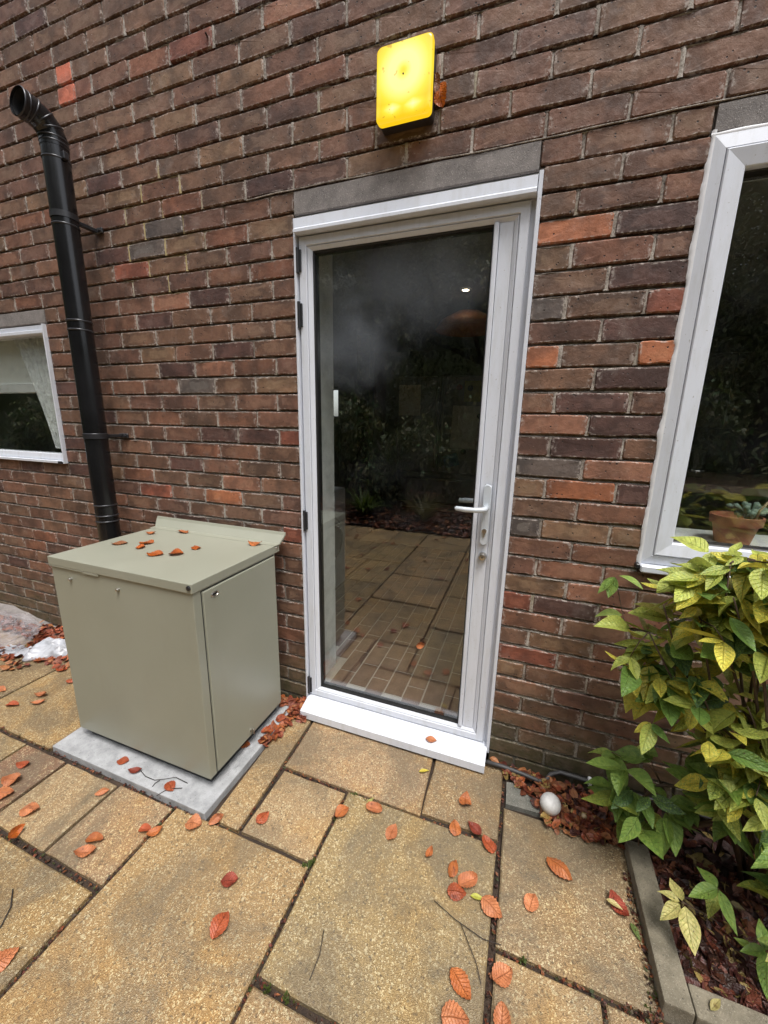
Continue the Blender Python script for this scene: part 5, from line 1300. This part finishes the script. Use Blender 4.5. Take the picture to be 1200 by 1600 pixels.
def tuft(x, y, n, ln, label, c, broad, cat):
    t = thing(cat.replace(' ', '_'), (x, y, .04), label, cat)
    bm = BM()
    for k in range(n):
        a = rnd.uniform(0, 6.28); l = ln*rnd.uniform(.6, 1.1); w_ = broad*rnd.uniform(.7, 1.2); prev = None
        sd_ = Vector((-math.sin(a), math.cos(a), 0)); lean = rnd.uniform(.35, 1.0)
        for i in range(7):
            s = i/6; p = Vector((x, y, .04)) + Vector((math.cos(a), math.sin(a), 0))*(l*s*lean) + Vector((0, 0, l*(s*1.1 - .75*s*s*lean)))
            ww = w_*(1-s)**.7 + .001
            rg = [bm.verts.new(p - sd_*ww), bm.verts.new(p + sd_*ww)]
            if prev: bm.faces.new((prev[0], prev[1], rg[1], rg[0]))
            prev = rg
    o = obj('blades', bm, M['treeleaf'], t, True, c); setcol(o.data)
tuft(-1.30, -3.75, 60, .55, 'green fern in the border, reflected low in the door glass', (0.14, 0.26, 0.05), .035, 'fern')
tuft(-0.35, -3.75, 90, .6, 'tuft of arching grass in the border, reflected beside the door handle', (0.24, 0.26, 0.10), .008, 'ornamental grass')
tuft(3.2, -3.7, 90, .8, 'tuft of long grass reflected in the right hand window', (0.24, 0.26, 0.10), .008, 'ornamental grass')
tuft(1.9, -3.9, 60, .6, 'second green fern in the border, reflected low in the right window', (0.12, 0.24, 0.05), .035, 'fern')
tuft(-7.4, -3.5, 70, .9, 'yellow green fern in the border, reflected in the left window', (0.30, 0.32, 0.06), .035, 'fern')
leaf_pile('border_leaf_litter', [(-6, 6, -5.6, -3.37, lambda x, y: .03 + min(1, (-3.36-y))*0.12, 1), (-4, 4, -4.4, -3.3, lambda x, y: .02 + max(0, min(1, (-3.36-y)))*0.12, 1.5)], 7000, LIT, M['litter'], (.05, .11), .4, None, [leaf_geo(1, .7, 2, 2, 5+i, 'beech', 1) for i in range(3)], 'red brown leaf litter over the garden border behind the camera', 'leaf litter')
leaf_pile('scattered_patio_leaves', [(-4, 4, -3.3, -1.6, lambda x, y: .003, 1)], 110, BRT, M['litter'], (.05, .075), .15, None, None, 'orange beech leaves scattered over the paving behind the camera', 'leaf litter')

# added woodland bank round three sides blocks the sky; lower right end admits light
wood_bl = []
for i in range(130):
    a = R(rnd.uniform(172, 368)); rr_ = 13.2 + rnd.uniform(0, 1.6)
    wood_bl.append(((rr_*1.15*math.cos(a), -0.5 + rr_*math.sin(a), rnd.uniform(.8, 9.6 if a < R(302) else 4.2)), (1.4, 1.1, 1.1)))
bm = BM(); vs = []
for i in range(161):
    r_ = []
    for j in range(41):
        a = R(170 + 200*i/160); z = -.2 + 10.6*j/40
        q = Vector((math.cos(a)*8, math.sin(a)*8, z*.7)); z *= 1.0 if a < R(302) else max(.42, 1 - (a - R(302))*1.6); rr_ = 15.0 + 1.2*(z/10) - 1.3*noise.noise(q) - .5*noise.noise(q*3)
        r_.append(bm.verts.new((rr_*1.15*math.cos(a), -0.5 + rr_*math.sin(a), z*(1+.12*noise.noise(Vector((a*9, 0, 4)))))))
    vs.append(r_)
for i in range(160):
    for j in range(40): bm.faces.new((vs[i][j], vs[i+1][j], vs[i+1][j+1], vs[i][j+1]))
o = obj('sky_block_woodland', bm, M['treeleaf'], None, True, (.09, .12, .055)); o['kind'] = 'stuff'; setcol(o.data)
uvl = o.data.uv_layers.new(name='UVMap')
o = foliage_obj('sky_block_leaves', None, wood_bl, 34000, (.16, .34), TG, 99); o['kind'] = 'stuff'
